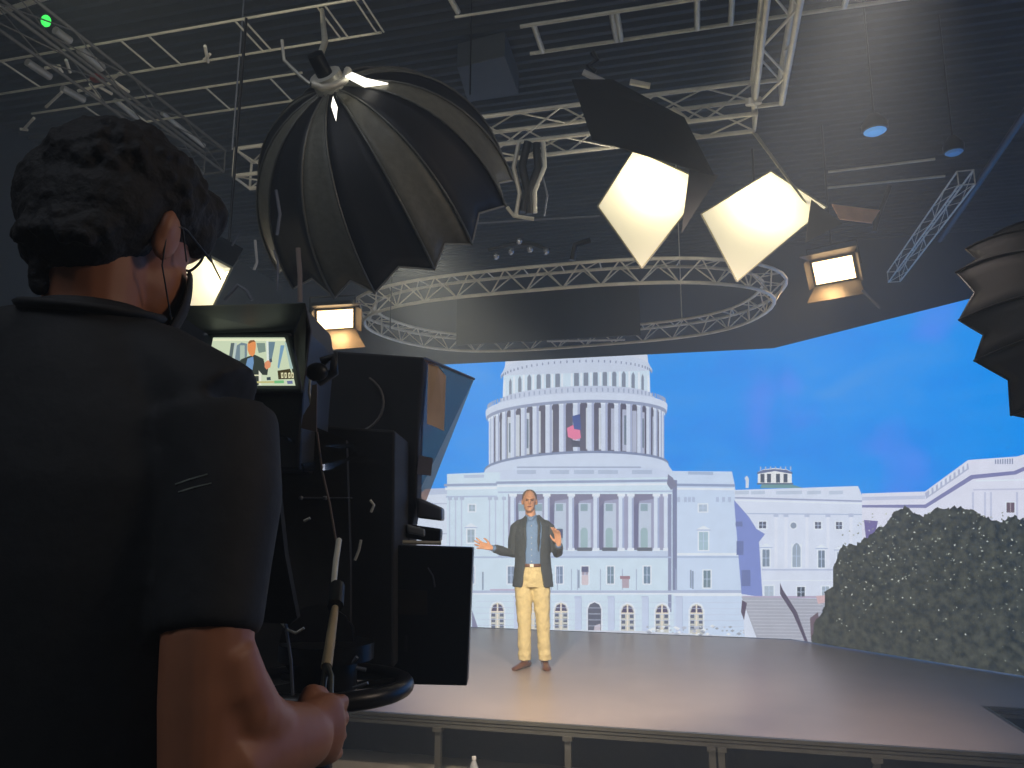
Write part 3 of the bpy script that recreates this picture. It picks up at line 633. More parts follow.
um, UA, UAX, UC = umbrella('large black deep parabolic softbox hanging beside the operator\'s head', None, (392, 212, 3.75), (.29, -.66, .69), .66, .62, roll_=.15)
MB().tube([UA-UAX*.12, W(325, 42, 3.3), Zp(322, 10, 5.0)], .014).build('hanger', PIPE, um)
MB().tube([W(313, 84, 3.1), W(322, 88, 3.1), W(334, 86, 3.12), W(345, 80, 3.15), W(348, 70, 3.2)], .016).build('yoke', ALU, um)
MB().prism([W(345, 76, 3.1), W(352, 72, 3.15), W(366, 78, 3.2), W(388, 83, 3.25), W(364, 86, 3.2)], Fh*.01).build('leak_glow', mat('white_leak', (255, 250, 235), .5, emit=2.2), um)['label'] = 'glowing sheet for light leaking at the apex'  # glowing sheets stand in for light escaping the softbox
MB().prism([W(333, 96, 3.02), W(337, 106, 3.02), W(335.5, 120, 3.05), W(331, 106, 3.02)], Fh*.01).build('leak_glow', mat('white_leak', (255, 250, 235), .5, emit=2.2), um)['label'] = 'small drop shaped glowing sheet for leaking light'
umbrella('dark scalloped softbox cut off by the right edge', None, (1052, 345, 3.6), (-.35, -.35, .80), .55, .60, roll_=.1, lit=False)
# ------------------------------------------------------------------ barn door lamps
def barn(label, c, fwd, rollv, w, h, energy, target, col=(255, 214, 150), fl=(.12, .17, .07, .07)):
    c = V(c); fwd = V(fwd).normalized(); x = rollv-fwd*rollv.dot(fwd); x.normalize(); z = x.cross(fwd)
    if z.z < 0: z = -z
    o = thing('barn_door_lamp', label, 'lamp', c)
    q = lambda a, b, k: c+x*a*w/2+z*b*h/2+fwd*k
    MB().prism([q(-1, -1, 0), q(1, -1, 0), q(1, 1, 0), q(-1, 1, 0)], -fwd*.16).build('housing', BLKM, o, bevel=.01)
    MB().prism([q(-.86, -.8, .003), q(.86, -.8, .003), q(.86, .8, .003), q(-.86, .8, .003)], fwd*.01).build('lens', mat('warm_lens', (255, 205, 130), .3, emit=6, emitc=(255, 218, 160)), o)
    FL = mat('barn_door_metal', (92, 82, 74), .45, .3)
    MB().prism([q(-1, 1, 0), q(1, 1, 0), q(1.25, 1, fl[0])+z*fl[0]*.6, q(-1.25, 1, fl[0])+z*fl[0]*.6], z*.004).build('barn_door', FL, o)
    MB().prism([q(-1, -1, 0), q(1, -1, 0), q(1.25, -1, fl[1])-z*fl[1]*.6, q(-1.25, -1, fl[1])-z*fl[1]*.6], z*.004).build('barn_door', FL, o)
    MB().prism([q(-1, -1, 0), q(-1, 1, 0), q(-1, 1, fl[2])-x*fl[2]*.5, q(-1, -1, fl[2])-x*fl[2]*.5], x*.004).build('barn_door', FL, o)
    MB().prism([q(1, -1, 0), q(1, 1, 0), q(1, 1, fl[3])+x*fl[3]*.5, q(1, -1, fl[3])+x*fl[3]*.5], x*.004).build('barn_door', FL, o)
    MB().tube([q(-1.1, 0, -.08), q(-1.1, 1.7, -.08), q(1.1, 1.7, -.08), q(1.1, 0, -.08)], .01, 6).build('yoke', BLKM, o)
    top = q(0, 1.7, -.08); MB().tube([top, V((top.x, top.y, min(6.2, top.z+1.2)))], .01, 6).build('hanger', BLKM, o)
    lamp('lamp_beam', 'SPOT', c+fwd*.03, energy, col, target, size=.1, angle=95, blend=.8)
    return o
cL = W(335, 319, 6.3); barn('left of two warm barn door lamps, glowing beside the viewfinder', cL, (PRES+UZ*.2-cL).normalized()*.35+(CAM-cL).normalized()*.8, Rh+UZ*-.12, .34, .20, 60, PRES+V((.5, -.8, 0)))
cR = W(834, 270, 7.0); barn('right of two warm barn door lamps, under the slender truss', cR, (PRES+UZ*.2-cR).normalized()*.25+(CAM-cR).normalized()*.8, Rh+UZ*.34, .40, .26, 80, PRES+V((.9, -.8, 0)))
mb = MB(); Q = [W(832, 204, 6.3), W(880, 210, 6.35), W(872, 223, 6.3), W(840, 219, 6.25)]; mb.prism(Q, Fh*.01)
o = mb.build('barn_flap', mat('lit_copper_paint', (250, 190, 150), .5, 0, emit=0, bump=.6)); tag(o, 'copper coloured flap, painted bright as if lit, beside the right softbox', 'flap')  # flap colour raised to stand in for light falling on it
cable('lamp_yoke', [W(874, 232, 6.4), W(880, 212, 6.4), W(890, 186, 6.4)], .02, BLKM, 'dark arm slanting up behind the copper flap', 'arm')
# fixtures crowding the left of the dome softbox
for i, (pts, r_, m_, lab) in enumerate((
    ([(276, 190), (280, 214), (277, 235)], .012, GREYM, 'short grey cable hanging by the left edge of the dome softbox'),
    ([(255, 240), (257, 262), (254, 270)], .01, WHITE, 'white cable end hanging above the viewfinder'),
    ([(298, 248), (300, 275), (300, 302)], .018, mat('beige_strap', (150, 135, 125), .7), 'beige strap hanging right of the viewfinder'),
    ([(274, 250), (278, 262), (277, 290)], .008, GREYM, 'thin grey cable hanging left of the beige strap'),
    ([(206, 240), (212, 262), (221, 280)], .006, BLK, 'black cable crossing the half hidden softbox'),
    ([(240, 230), (232, 246)], .006, GREYM, 'thin slanted rod above the half hidden softbox'),
    ([(225, 300), (238, 285), (246, 290), (252, 300)], .012, GREYM, 'curled grey cable over the viewfinder hood'),
    ([(282, 40), (284, 60), (290, 66), (300, 76), (310, 84)], .012, ALU, 'bent metal link above the dome softbox apex'),
    ([(592, 52), (597, 60), (588, 66), (596, 72)], .018, BLKM, 'black clamp cluster hanging under the thick runged ladder truss'),
    ([(583, 72), (608, 84), (632, 94)], .02, WHITE, 'pale tube fixed above the left large softbox'),
    ([(862, 290), (880, 308)], .008, GREYM, 'thin safety wire under the right barn door lamp'),
    ([(572, 260), (575, 245), (590, 240)], .02, BLKM, 'faint dark curved pipe above the middle of the oval ring'))):
    d = 3.0 if i in (0, 2, 3, 5) else (2.6 if i in (1, 4, 6) else (3.3 if i == 7 else 5.0))
    cable('hanging_cable' if 'cable' in lab else 'hanging_bracket', [W(x, y, d) for x, y in pts], r_*d/5 if d < 4 else r_, m_, lab, 'cable' if 'cable' in lab else 'rigging')
for a_, b_, r_ in (((630, 82), (650, 86), .02), ((672, 108), (690, 122), .015), ((750, 99), (750, 105), .03), ((757, 98), (757, 104), .03)):
    tag(MB().tube([W(*a_, 4.9), W(*b_, 4.9)], r_, 8).build('hanging_pipe_coupler', ALU), 'pale clamp on the truss between the two large softboxes', 'clamp', 'clamps between the large softboxes')
# ------------------------------------------------------------------ hands
def hand(mb, wrist, d, palm, thumb, L=.19, curl=(.25, .2, .25, .35), spread=.12, tc=.3, r=.0088):
    d = V(d).normalized(); pn = V(palm); pn = (pn-d*pn.dot(d)).normalized(); s = pn.cross(d).normalized()
    if s.dot(V(thumb)) < 0: s = -s
    w = V(wrist); pl = L*.52; rings = []
    for t, hw, ht in ((-.1, .026, .02), (.1, .03, .018), (.4, .039, .016), (.75, .042, .014), (1.0, .040, .011)):
        c = w+d*pl*t; rings.append([c+s*hw*L/.19*math.cos(a)+pn*ht*L/.19*math.sin(a) for a in [2*math.pi*k/12 for k in range(12)]])
    mb.loft(rings)
    fl = (.92, 1.0, .93, .74)
    for i in range(4):
        off = (.030-.020*i)*L/.19; b = w+d*pl*.93+s*off; dd = (d+s*spread*(1.5-i)*.5).normalized(); seg = L*.48*fl[i]; p = [b-d*.01]; ang = 0; cur = b; p.append(cur)
        for sl in (.45, .32, .23):
            ang += curl[i]*(1.0); v = dd*math.cos(ang)+pn*math.sin(ang); cur = cur+v*seg*sl; p.append(cur)
        mb.tube(p, [r*1.05, r*1.05, r, r*.92, r*.75], 8)
    b = w+d*pl*.22+s*.028*L/.19; t1 = b+(d*.6+s*.7+pn*tc).normalized()*L*.2; t2 = t1+(d*.9+s*.25+pn*tc*1.4).normalized()*L*.17; t3 = t2+(d+pn*tc).normalized()*L*.12
    mb.tube([b-s*.012, b, t1, t2, t3], [.014, .014, .0115, .010, .0075], 8)
SKIN = mat('skin_fair', (210, 158, 122), .55, scale=20, var=.05)
# ------------------------------------------------------------------ presenter
pr = thing('person', 'man in open dark blazer, blue shirt and tan trousers standing on the stage', 'person', PRES, rotz=math.atan2(-PRES.x, PRES.y), world=False)
mb = MB()
hc = V((-.035, -.01, 1.675))
mb.ell(hc+V((0, .012, .02)), (.073, .092, .10)).ell(hc+V((-.003, -.025, -.045)), (.058, .066, .075)).ell(hc+V((0, -.062, -.085)), (.03, .026, .028))
mb.ell(hc+V((0, -.095, -.012)), (.013, .02, .028), n=10, m=8).ell(hc+V((0, -.083, .028)), (.055, .018, .012), n=10, m=8)
for s in (-1, 1): mb.ell(hc+V((s*.076, .01, -.01)), (.012, .02, .03), n=10, m=8)
mb.tube([(-.03, .01, 1.60), (-.02, .012, 1.52), (-.015, .015, 1.44)], [.052, .055, .07], 14)
mb.rings_ell([(-.01, 0, .82, .13, .10), (-.01, 0, 1.0, .13, .095), (-.01, .0, 1.25, .15, .10), (-.01, .01, 1.40, .15, .095), (-.012, .01, 1.48, .08, .07)])
shl, ell_, wrl = V((-.175, .01, 1.415)), V((-.225, .03, 1.135)), V((-.425, -.13, 1.195))
shr, elr, wrr = V((.165, .01, 1.415)), V((.265, .03, 1.135)), V((.262, -.21, 1.235))
for a, b, c in ((shl, ell_, wrl), (shr, elr, wrr)): mb.tube([a, b, c], [.045, .036, .025], 10)
hand(mb, wrl, V((-.95, -.25, .24)), V((.1, -.75, .65)), V((.1, -.3, .9)), L=.205, r=.0105, curl=(.04, .06, .1, .14), spread=.7)
hand(mb, wrr, V((-.12, -.25, 1.0)), V((-.65, -.75, 0)), V((-1, .2, .1)), L=.205, r=.0105, curl=(.2, .25, .3, .35), spread=.3)
HL, HR = V((-.095, 0, .93)), V((.075, 0, .93)); AL, AR = V((-.085, .0, .09)), V((.122, .02, .09))
for h, a in ((HL, AL), (HR, AR)): mb.tube([h, h.lerp(a, .5)+V((0, -.02, 0)), a, a-V((0, 0, .05))], [.075, .052, .036, .035], 12)
body = remesh(mb.build('body', SKIN, pr), .0065, 2)
mb = MB()
mb.ell(hc+V((0, .026, .038)), (.080, .090, .088)); mb.ell(hc+V((0, .06, -.02)), (.066, .05, .06))
hair = mb.build('hair', mat('grey_brown_hair', (112, 92, 74), .8, scale=60, var=.3), pr); remesh(hair, .006, 1)
bo = hair.modifiers.new('hairline', 'BOOLEAN') if 0 else None
EY = mat('eye_dark', (40, 30, 26), .3); mb = MB()
for s in (-1, 1): mb.ell(hc+V((s*.03, -.081, .008)), (.011, .006, .006), n=8, m=6)
mb.build('eye', EY, pr)
mb = MB(); mb.ell(hc+V((0, -.092, -.058)), (.024, .007, .006), n=10, m=6); mb.build('mouth', mat('lip', (130, 66, 60), .5), pr)
mb = MB()
for s in (-1, 1): mb.tube([hc+V((s*.018, -.088, .027)), hc+V((s*.045, -.078, .029))], .004, 6)
mb.build('eyebrow', mat('brow', (90, 66, 50), .8), pr)
mb = MB()                                                 # shirt
mb.rings_ell([(-.01, 0, .985, .146, .112), (-.01, 0, 1.12, .15, .118), (-.01, 0, 1.28, .163, .12), (-.012, .005, 1.40, .16, .108), (-.014, .01, 1.47, .10, .082), (-.018, .012, 1.515, .066, .066)])
mb.tube([(-.07, -.03, 1.53), (-.045, -.07, 1.50), (-.03, -.078, 1.475)], .012, 6).tube([(.035, -.03, 1.53), (.0, -.07, 1.50), (-.02, -.078, 1.475)], .012, 6)
for a, b in ((ell_, wrl), (elr, wrr)): mb.tube([a.lerp(b, .7), a.lerp(b, 1.0)], [.033, .034], 10)
SHT = mat('blue_shirt', (104, 138, 180), .8, scale=60, var=.1, bump=.1)
remesh(mb.build('shirt', SHT, pr), .0065, 2)
mb = MB()
for i in range(7): mb.ell((-.014, -.119+(.0 if i < 5 else .02), 1.06+.06*i), (.005, .003, .005), n=8, m=6)
mb.build('button', WHITE, pr)
def arc(cx, cy, z, rx, ry, gap, th, n=34, flare=0):
    ro = []; ri = []
    for k in range(n+1):
        a = -math.pi/2+gap+(2*math.pi-2*gap)*k/n; e = 1+flare*max(0, -math.sin(a))
        ro.append(V((cx+rx*math.cos(a), cy+ry*math.sin(a)*e, z))); ri.append(V((cx+(rx-th)*math.cos(a), cy+(ry-th)*math.sin(a)*e, z)))
    return ro+ri[::-1]
mb = MB(); G = math.radians
mb.loft([arc(-.0, .005, z, rx, ry, G(g), .02) for z, rx, ry, g in ((.80, .212, .150, 34), (.90, .205, .150, 30), (1.0, .192, .146, 27), (1.1, .184, .142, 25), (1.2, .187, .140, 27), (1.32, .198, .136, 29), (1.42, .190, .122, 31), (1.465, .150, .10, 34), (1.50, .105, .085, 38), (1.53, .074, .075, 42))], smooth=False)
for a, b, c in ((shl, ell_, wrl), (shr, elr, wrr)): mb.tube([V((a.x*.35, a.y, a.z+.045)), V((a.x*.8, a.y, a.z+.012)), a+V((0, 0, -.02)), a.lerp(b, .5), b, b.lerp(c, .5), b.lerp(c, .86)], [.045, .060, .066, .062, .056, .050, .044], 14)
for s, x in ((-1, -.085), (1, .062)): # lapels
    mb.tube([(x*.75, -.065, 1.515), (x*1.02, -.118, 1.42), (x*.95, -.134, 1.30), (x*.92, -.140, 1.16)], [.010, .020, .018, .008], 8, flat=.4)
JK = mat('charcoal_blazer', (52, 62, 68), .8, scale=50, var=.15, bump=.2); remesh(mb.build('blazer', JK, pr), .007, 1, disp=.012, dscale=.07)
mb = MB()
mb.rings_ell([(-.01, 0, .80, .155, .115), (-.01, 0, .9, .168, .128), (-.01, 0, .99, .153, .118), (-.01, 0, 1.015, .149, .115)])
for h, a in ((HL, AL), (HR, AR)):
    pts = [h+V((0, 0, -.02))]; rr = [.098]
    for t, r_ in ((.25, .094), (.45, .078), (.58, .072), (.75, .066), (.86, .068), (.90, .062), (.94, .069), (.97, .064), (1.01, .067)):
        pts.append(h.lerp(a, t)+V((0, -.02*math.sin(t*3.1), 0))); rr.append(r_)
    mb.tube(pts, rr, 16)
TR = mat('tan_trousers', (205, 192, 140), .8, scale=30, var=.08, bump=.3); remesh(mb.build('trousers', TR, pr), .007, 1, disp=.018, dscale=.055)
MB().rings_ell([(-.01, 0, 1.002, .153, .119), (-.01, 0, 1.004, .156, .122), (-.01, 0, 1.034, .156, .122), (-.01, 0, 1.036, .153, .119)]).build('belt', mat('brown_belt', (96, 60, 36), .5), pr)
MB().box((-.012, -.123, 1.019), (.04, .01, .03)).build('buckle', ALU, pr)
def shoe(mb, a, ang, L=.28, k=1.0):
    c, s_ = math.cos(ang), math.sin(ang)
    for t, w, h, z in (): pass
    rings = []
    for t, w, h in ((-.30, .030, .07), (-.24, .036, .085), (0, .038, .082), (.25, .040, .06), (.5, .046, .045), (.65, .040, .035), (.72, .022, .025)):
        q = []
        for k_ in range(14):
            b = 2*math.pi*k_/14; lx = w*math.cos(b); lz = max(.002, h*.5+h*.5*math.sin(b)); ly = -t*L
            q.append(V((a.x+lx*c-ly*s_*-1*0+(-s_)*ly*-1*0+lx*0 + ly*s_*-1, a.y+lx*s_+ly*c, lz)))
        rings.append(q)
    mb.loft(rings); return mb
BR_ = mat('brown_leather', (92, 56, 36), .35, scale=12)
shoe(MB(), AL, math.radians(-32)).build('shoe', BR_, pr); shoe(MB(), AR, math.radians(6)).build('shoe', BR_, pr)
# ------------------------------------------------------------------ riser, studio camera
RZR = .40
mb = MB().box((-.9, .95, (RZR+FZ)/2), (2.2, 2.1, RZR-FZ)); tag(mb.build('riser', mat('riser_black', (28, 28, 30), .7), bevel=.01), 'black camera riser that the operator and the pedestal stand on', 'platform')
cam_o = thing('studio_camera', 'tall black studio camera with viewfinder, prompter and pedestal before the operator', 'camera', W(330, 686, 1.45).xy.to_3d()+UZ*RZR)
def slab(name, pts, d, th, m, par=cam_o, bevel=.006): return MB().prism([W(x, y, (d if not isinstance(d, (list, tuple)) else d[i])) for i, (x, y) in enumerate(pts)], Fh*th).build(name, m, par, bevel=bevel)
HOUS = mat('housing_grey_black', (60, 64, 72), .5, scale=6); MATTE = mat('matte_black_hood', (46, 48, 52), .75, scale=8)
slab('viewfinder', [(163, 309), (305, 306), (309, 332), (303, 400), (300, 470), (222, 470), (168, 400)], 1.50, .22, HOUS)
vb = slab('viewfinder_hood', [(166, 306), (305, 303), (291, 333), (206, 333)], [1.28, 1.36, 1.5, 1.47], .01, HOUS)
slab('hood_side', [(305, 303), (311, 330), (303, 392), (293, 337)], [1.36, 1.38, 1.42, 1.49], .008, mat('hood_side_grey', (66, 60, 62), .7))
slab('bezel', [(201, 332), (290, 332), (303, 392), (196, 392)], 1.475, .02, HOUS)
vs_ = bpy.data.materials.new('viewfinder_picture'); vs_.use_nodes = True; nt = vs_.node_tree; nt.nodes.clear()
out = nt.nodes.new('ShaderNodeOutputMaterial'); em = nt.nodes.new('ShaderNodeEmission'); at = nt.nodes.new('ShaderNodeAttribute'); at.attribute_name = 'paint'
nt.links.new(at.outputs['Color'], em.inputs[0]); nt.links.new(em.outputs[0], out.inputs[0]); em.inputs[1].default_value = .95
SM = MB(); sd_ = [1.462]
def sp(poly, c, z=1):
    sd_[0] -= .0006*z; SM.add([W(190+x/6.4, 300+y/6.4, sd_[0]) for x, y in poly], [tuple(range(len(poly)))], 0, c)
sp([(148, 240), (605, 240), (675, 548), (92, 548)], (206, 220, 188))
sp([(150, 248), (610, 248), (613, 262), (146, 262)], (236, 240, 205)); sp([(262, 275), (285, 275), (262, 430), (240, 430)], (96, 110, 112)); sp([(285, 275), (300, 275), (285, 430), (268, 430)], (190, 205, 200))
sp([(300, 290), (330, 272), (365, 280), (365, 360), (300, 420), (280, 430)], (120, 140, 150)); sp([(425, 275), (480, 275), (485, 330), (440, 340)], (130, 150, 140)); sp([(500, 268), (545, 268), (540, 300), (515, 420), (505, 380)], (110, 136, 150))
sp([(488, 262), (502, 262), (506, 420), (492, 420)], (226, 236, 226)); sp([(580, 290), (605, 290), (570, 440), (560, 430)], (120, 160, 190)); sp([(605, 270), (615, 270), (660, 440), (640, 440)], (170, 196, 190))
sp([(320, 290), (350, 290), (350, 380), (320, 390)], (178, 196, 180))
sp([(305, 400), (330, 378), (370, 362), (415, 350), (470, 376), (480, 420), (500, 440), (495, 480), (465, 480), (440, 450), (440, 545), (292, 548), (296, 495), (225, 485), (215, 468), (290, 462)], (58, 66, 62))
sp([(368, 375), (405, 362), (408, 400), (388, 520), (385, 545), (325, 545), (345, 470)], (116, 154, 196))
sp([(368, 282), (378, 262), (405, 256), (420, 268), (422, 300), (415, 345), (400, 362), (380, 350), (368, 320)], (232, 150, 92)); sp([(372, 272), (384, 258), (410, 256), (420, 268), (400, 268), (378, 280)], (140, 96, 60), .3)
sp([(168, 442), (205, 436), (218, 458), (212, 475), (180, 466)], (222, 160, 96)); sp([(478, 400), (500, 385), (518, 400), (515, 430), (490, 445), (478, 430)], (226, 150, 110)); sp([(508, 378), (524, 374), (526, 396), (510, 398)], (76, 84, 96))
sp([(215, 478), (440, 478), (440, 486), (222, 488)], (226, 226, 190)); sp([(440, 450), (456, 470), (456, 545), (440, 545)], (230, 232, 212)); sp([(320, 522), (590, 518), (590, 530), (320, 534)], (196, 190, 130))
sp([(560, 452), (640, 440), (664, 505), (566, 508)], (70, 62, 40)); 
for x0 in (582, 604, 628, 648): sp([(x0, 466), (x0+14, 464), (x0+16, 498), (x0+2, 500)], (228, 224, 180), .2); sp([(x0+5, 474), (x0+10, 474), (x0+11, 490), (x0+6, 490)], (80, 70, 46), .2)
sp([(490, 495), (515, 492), (518, 512), (492, 514)], (60, 76, 84)); sp([(540, 516), (600, 514), (602, 532), (540, 534)], (120, 190, 130)); sp([(620, 518), (655, 516), (658, 536), (624, 538)], (110, 120, 160))
scr = SM.build('screen', vs_, cam_o, fix=False); scr['label'] = 'small lit viewfinder picture of the presenter'
slab('camera_body', [(255, 430), (312, 425), (395, 430), (394, 560), (394, 668), (345, 672), (300, 655), (262, 640)], 1.72, .42, MATTE)
slab('rain_cover', [(240, 425), (300, 420), (346, 440), (350, 560), (350, 668), (335, 706), (240, 708), (236, 600)], 1.6, .02, mat('rain_cover_cloth', (50, 48, 46), .85, scale=10, bump=.3), bevel=0)
slab('prompter_hood', [(312, 349), (424, 357), (419, 420), (417, 500), (410, 541), (330, 541), (306, 470)], 1.95, .10, MATTE)
slab('side_panel', [(297, 305), (311, 312), (316, 360), (303, 400), (296, 392), (303, 350)], 1.62, .02, HOUS)
gl = bpy.data.materials.new('tinted_panel'); gl.use_nodes = True; nt = gl.node_tree; b = nt.nodes['Principled BSDF']; b.inputs['Base Color'].default_value = lin((70, 96, 150)); b.inputs['Roughness'].default_value = .35
b.inputs['Emission Strength'].default_value = 0; tp = nt.nodes.new('ShaderNodeBsdfTransparent'); tp.inputs[0].default_value = (1, .75, .60, 1); mx = nt.nodes.new('ShaderNodeMixShader'); mx.inputs[0].default_value = .30
nz = nt.nodes.new('ShaderNodeTexNoise'); nz.inputs['Scale'].default_value = 5; mr = nt.nodes.new('ShaderNodeMapRange'); mr.inputs['To Min'].default_value = .5; mr.inputs['To Max'].default_value = .4
nt.links.new(nz.outputs[0], mr.inputs[0]); nt.links.new(mr.outputs[0], mx.inputs[0]); nt.links.new(tp.outputs[0], mx.inputs[1]); nt.links.new(b.outputs[0], mx.inputs[2]); nt.links.new(mx.outputs[0], nt.nodes['Material Output'].inputs[0])
wing = slab('glass_panel', [(424, 358), (474, 379), (420, 516), (415, 500)], [2.0, 2.25, 2.22, 2.0], .005, gl, bevel=0); wing['label'] = 'tinted blue side panel'
MB().tube([W(424, 358, 1.99), W(474, 379, 2.24)], .004, 6).tube([W(423, 358, 1.98), W(415, 502, 1.98)], .005, 6).build('panel_edge', GREYM, cam_o)
TAPE = mat('tan_tape', (232, 200, 165), .7, bump=.5); slab('tape', [(428, 364), (438, 366), (446, 376), (444, 431), (433, 426), (427, 424)], [1.96, 1.98, 2.02, 2.02, 1.98, 1.96], .003, TAPE, bevel=0)
slab('tape', [(419, 455), (433, 458), (431, 476), (417, 474)], [1.95, 1.98, 1.98, 1.95], .002, mat('faded_tape', (110, 108, 118), .7), bevel=0)
slab('bracket', [(417, 497), (442, 508), (442, 521), (417, 518)], 1.94, .08, GREYM); slab('bracket', [(405, 524), (441, 529), (440, 542), (432, 542), (405, 538)], 1.9, .06, BLK)
slab('bracket', [(406, 524), (425, 529), (425, 537), (407, 533)], 1.88, .01, mat('pale_clip', (170, 180, 190), .4))
MB().tube([W(389, 542, 1.85), W(441, 543, 1.88)], .005, 8).build('rod', ALU, cam_o)
MON = mat('monitor_black', (19, 22, 30), .4, scale=4); slab('monitor', [(390, 545), (473, 547.5), (467, 686), (384, 684)], 1.78, .07, MON, bevel=.004)['label'] = 'flat black monitor box seen from behind'
slab('sticker', [(388, 589), (427, 591), (427, 615), (388, 614)], 1.778, .002, mat('faded_label', (48, 44, 40), .6), bevel=0)
slab('sticker', [(404, 636), (407, 636), (407, 652), (404, 652)], 1.777, .002, mat('faded_mark', (42, 42, 48), .6), bevel=0)
MB().tube([W(428, 568, 1.77), W(433, 576, 1.77), W(435, 587, 1.77)], .002, 6).build('cable', mat('cable_grey', (70, 76, 90), .5), cam_o)
# pan bar held by the operator
BEI = mat('beige_grip', (196, 178, 140), .55, scale=12)
MB().tube([W(339, 540, 1.46), W(336, 560, 1.4), W(333.5, 586, 1.32)], [.0055, .0055, .005], 10).build('pan_bar', ALU, cam_o)
MB().tube([W(337, 586, 1.33), W(335.5, 606, 1.28)], .0135, 10).build('joint', BLK, cam_o)
MB().tube([W(335.5, 603, 1.29), W(333.5, 618, 1.26), W(326.5, 667, 1.15)], [.005, .007, .0085], 12).build('grip', BEI, cam_o)['label'] = 'beige pan bar grip'
mb = MB(); mb.tube([W(326.5, 666, 1.15), W(324, 680, 1.12), W(321, 706, 1.06)], [.006, .0045, .0045], 8).tube([W(326.5, 666, 1.15), W(331, 676, 1.12), W(330, 706, 1.06)], [.006, .0045, .0045], 8); mb.build('fork', STEEL, cam_o)
MB().tube([W(322, 697, 1.08), W(322, 735, 1.0)], .013, 10).build('handle', BLK, cam_o)
# steering ring, column, pan head
rc = W(325, 686, 1.45); NR = 72; RR = .152
MB().tube([rc+Rh*RR*math.cos(2*math.pi*k/NR)+Fh*RR*math.sin(2*math.pi*k/NR) for k in range(NR)], .017, 14, closed=True).build('steering_ring', mat('ring_rubber', (34, 34, 36), .35, scale=20), cam_o)
for k in range(3):
    a = math.radians(20+120*k); MB().tube([rc+UZ*-.005, rc+Rh*RR*math.cos(a)+Fh*RR*math.sin(a)], .008, 8).build('spoke', BLKM, cam_o)
cx_, cy_ = rc.x-Rh.x*.035, rc.y-Rh.y*.035; mb = MB().tube([V((cx_, cy_, RZR+.1)), V((cx_, cy_, rc.z-.03))], .055, 20); mb.build('column', BLKM, cam_o)
MB().tube([rc-UZ*.03, rc+UZ*.06], .06, 20).tube([rc+UZ*.05, rc+UZ*.08], .09, 20).build('pan_head', BLKM, cam_o)
MB().tube([rc+UZ*.08-Rh*.02, W(325, 640, 1.72)], .07, 16).build('tilt_neck', BLKM, cam_o)
for k in range(3):
    a = math.radians(90+120*k); e_ = V((rc.x+.30*math.cos(a), rc.y+.30*math.sin(a), RZR+.06)); MB().tube([V((rc.x, rc.y, RZR+.14)), e_], .035, 10).build('leg', BLKM, cam_o)
    MB().tube([e_-V((math.sin(a)*.03, -math.cos(a)*.03, 0))*1, e_+V((math.sin(a)*.03, -math.cos(a)*.03, 0))], .06, 18).build('wheel', BLK, cam_o)
mb = MB(); mb.tube([W(341, 662, 1.4), W(352, 663, 1.4), W(357, 657, 1.4)], .004, 6).tube([W(356, 668, 1.38), W(366, 670, 1.38)], .004, 6).tube([W(353, 688, 1.33), W(368, 683, 1.33)], .003, 6); mb.build('lever', GREYM, cam_o)
# loose bits on the rig: cables, loop, clamp, hanging strip
mb = MB(); mb.tube([W(317, 432, 1.5), W(322, 470, 1.5), W(330, 505, 1.5), W(335, 535, 1.5), W(339, 552, 1.5)], .0025, 6); mb.build('cable', mat('tan_cable', (128, 112, 100), .5), cam_o)
mb = MB(); mb.tube([W(311, 372, 1.5), W(309, 392, 1.5), W(312, 410, 1.5)], .003, 6); mb.build('cable', ALU, cam_o)
cc = W(351, 402, 1.9); MB().tube([cc+Rh*.078*math.cos(a)+UZ*.075*math.sin(a)+Fh*.02 for a in [math.radians(60-160*k/14) for k in range(15)]], .0035, 6).build('cable_loop', mat('loop_cable', (100, 98, 96), .4), cam_o)
mb = MB(); mb.tube([W(322, 362, 1.45), W(334, 356, 1.45), W(334, 372, 1.45), W(318, 382, 1.45)], .010, 8).ell(W(317, 372, 1.44), (.022, .018, .018)).tube([W(304, 370, 1.45), W(330, 376, 1.45)], .008, 8); mb.build('clamp', BLK, cam_o)
slab('strap', [(312, 385), (317, 384), (316.5, 432), (301, 428), (303, 415), (310, 404)], 1.48, .004, mat('beige_grey_strap', (132, 120, 118), .8), bevel=0)
slab('strap', [(310, 330), (316, 336), (317, 365), (309, 370)], 1.6, .004, mat('beige_grey_strap', (132, 120, 118), .8), bevel=0)
slab('cloth_cover', [(240, 410), (262, 404), (270, 440), (279, 500), (285, 555), (297, 618), (290, 624), (250, 622)], 1.2, .02, mat('dark_cloth_cover', (30, 32, 34), .9, bump=.4), bevel=0)
mb = MB(); mb.tube([W(281, 622, 1.3), W(288, 630, 1.3), W(296, 633, 1.3), W(304, 628, 1.3)], .0025, 6); mb.build('cable', ALU, cam_o)
mb = MB(); mb.tube([W(280, 560, 1.3), W(285, 620, 1.3), W(291, 660, 1.3), W(293, 700, 1.3)], .003, 6); mb.build('cable', GREYM, cam_o)
mb = MB(); mb.tube([W(300, 498, 1.6), W(352, 498, 1.6)], .002, 6).ell(W(301, 498, 1.6), (.005, .005, .005), n=8, m=6).ell(W(325, 498, 1.6), (.006, .005, .005), n=8, m=6); mb.build('pin', GREYM, cam_o)
for q in ([(370, 500), (374, 505), (371, 512)], [(361, 540), (359, 550), (355, 560)], [(280, 522), (283, 535)], [(304, 521), (310, 518)]):
    MB().tube([W(x, y, 1.52) for x, y in q], .003, 6).build('latch', ALU, cam_o)
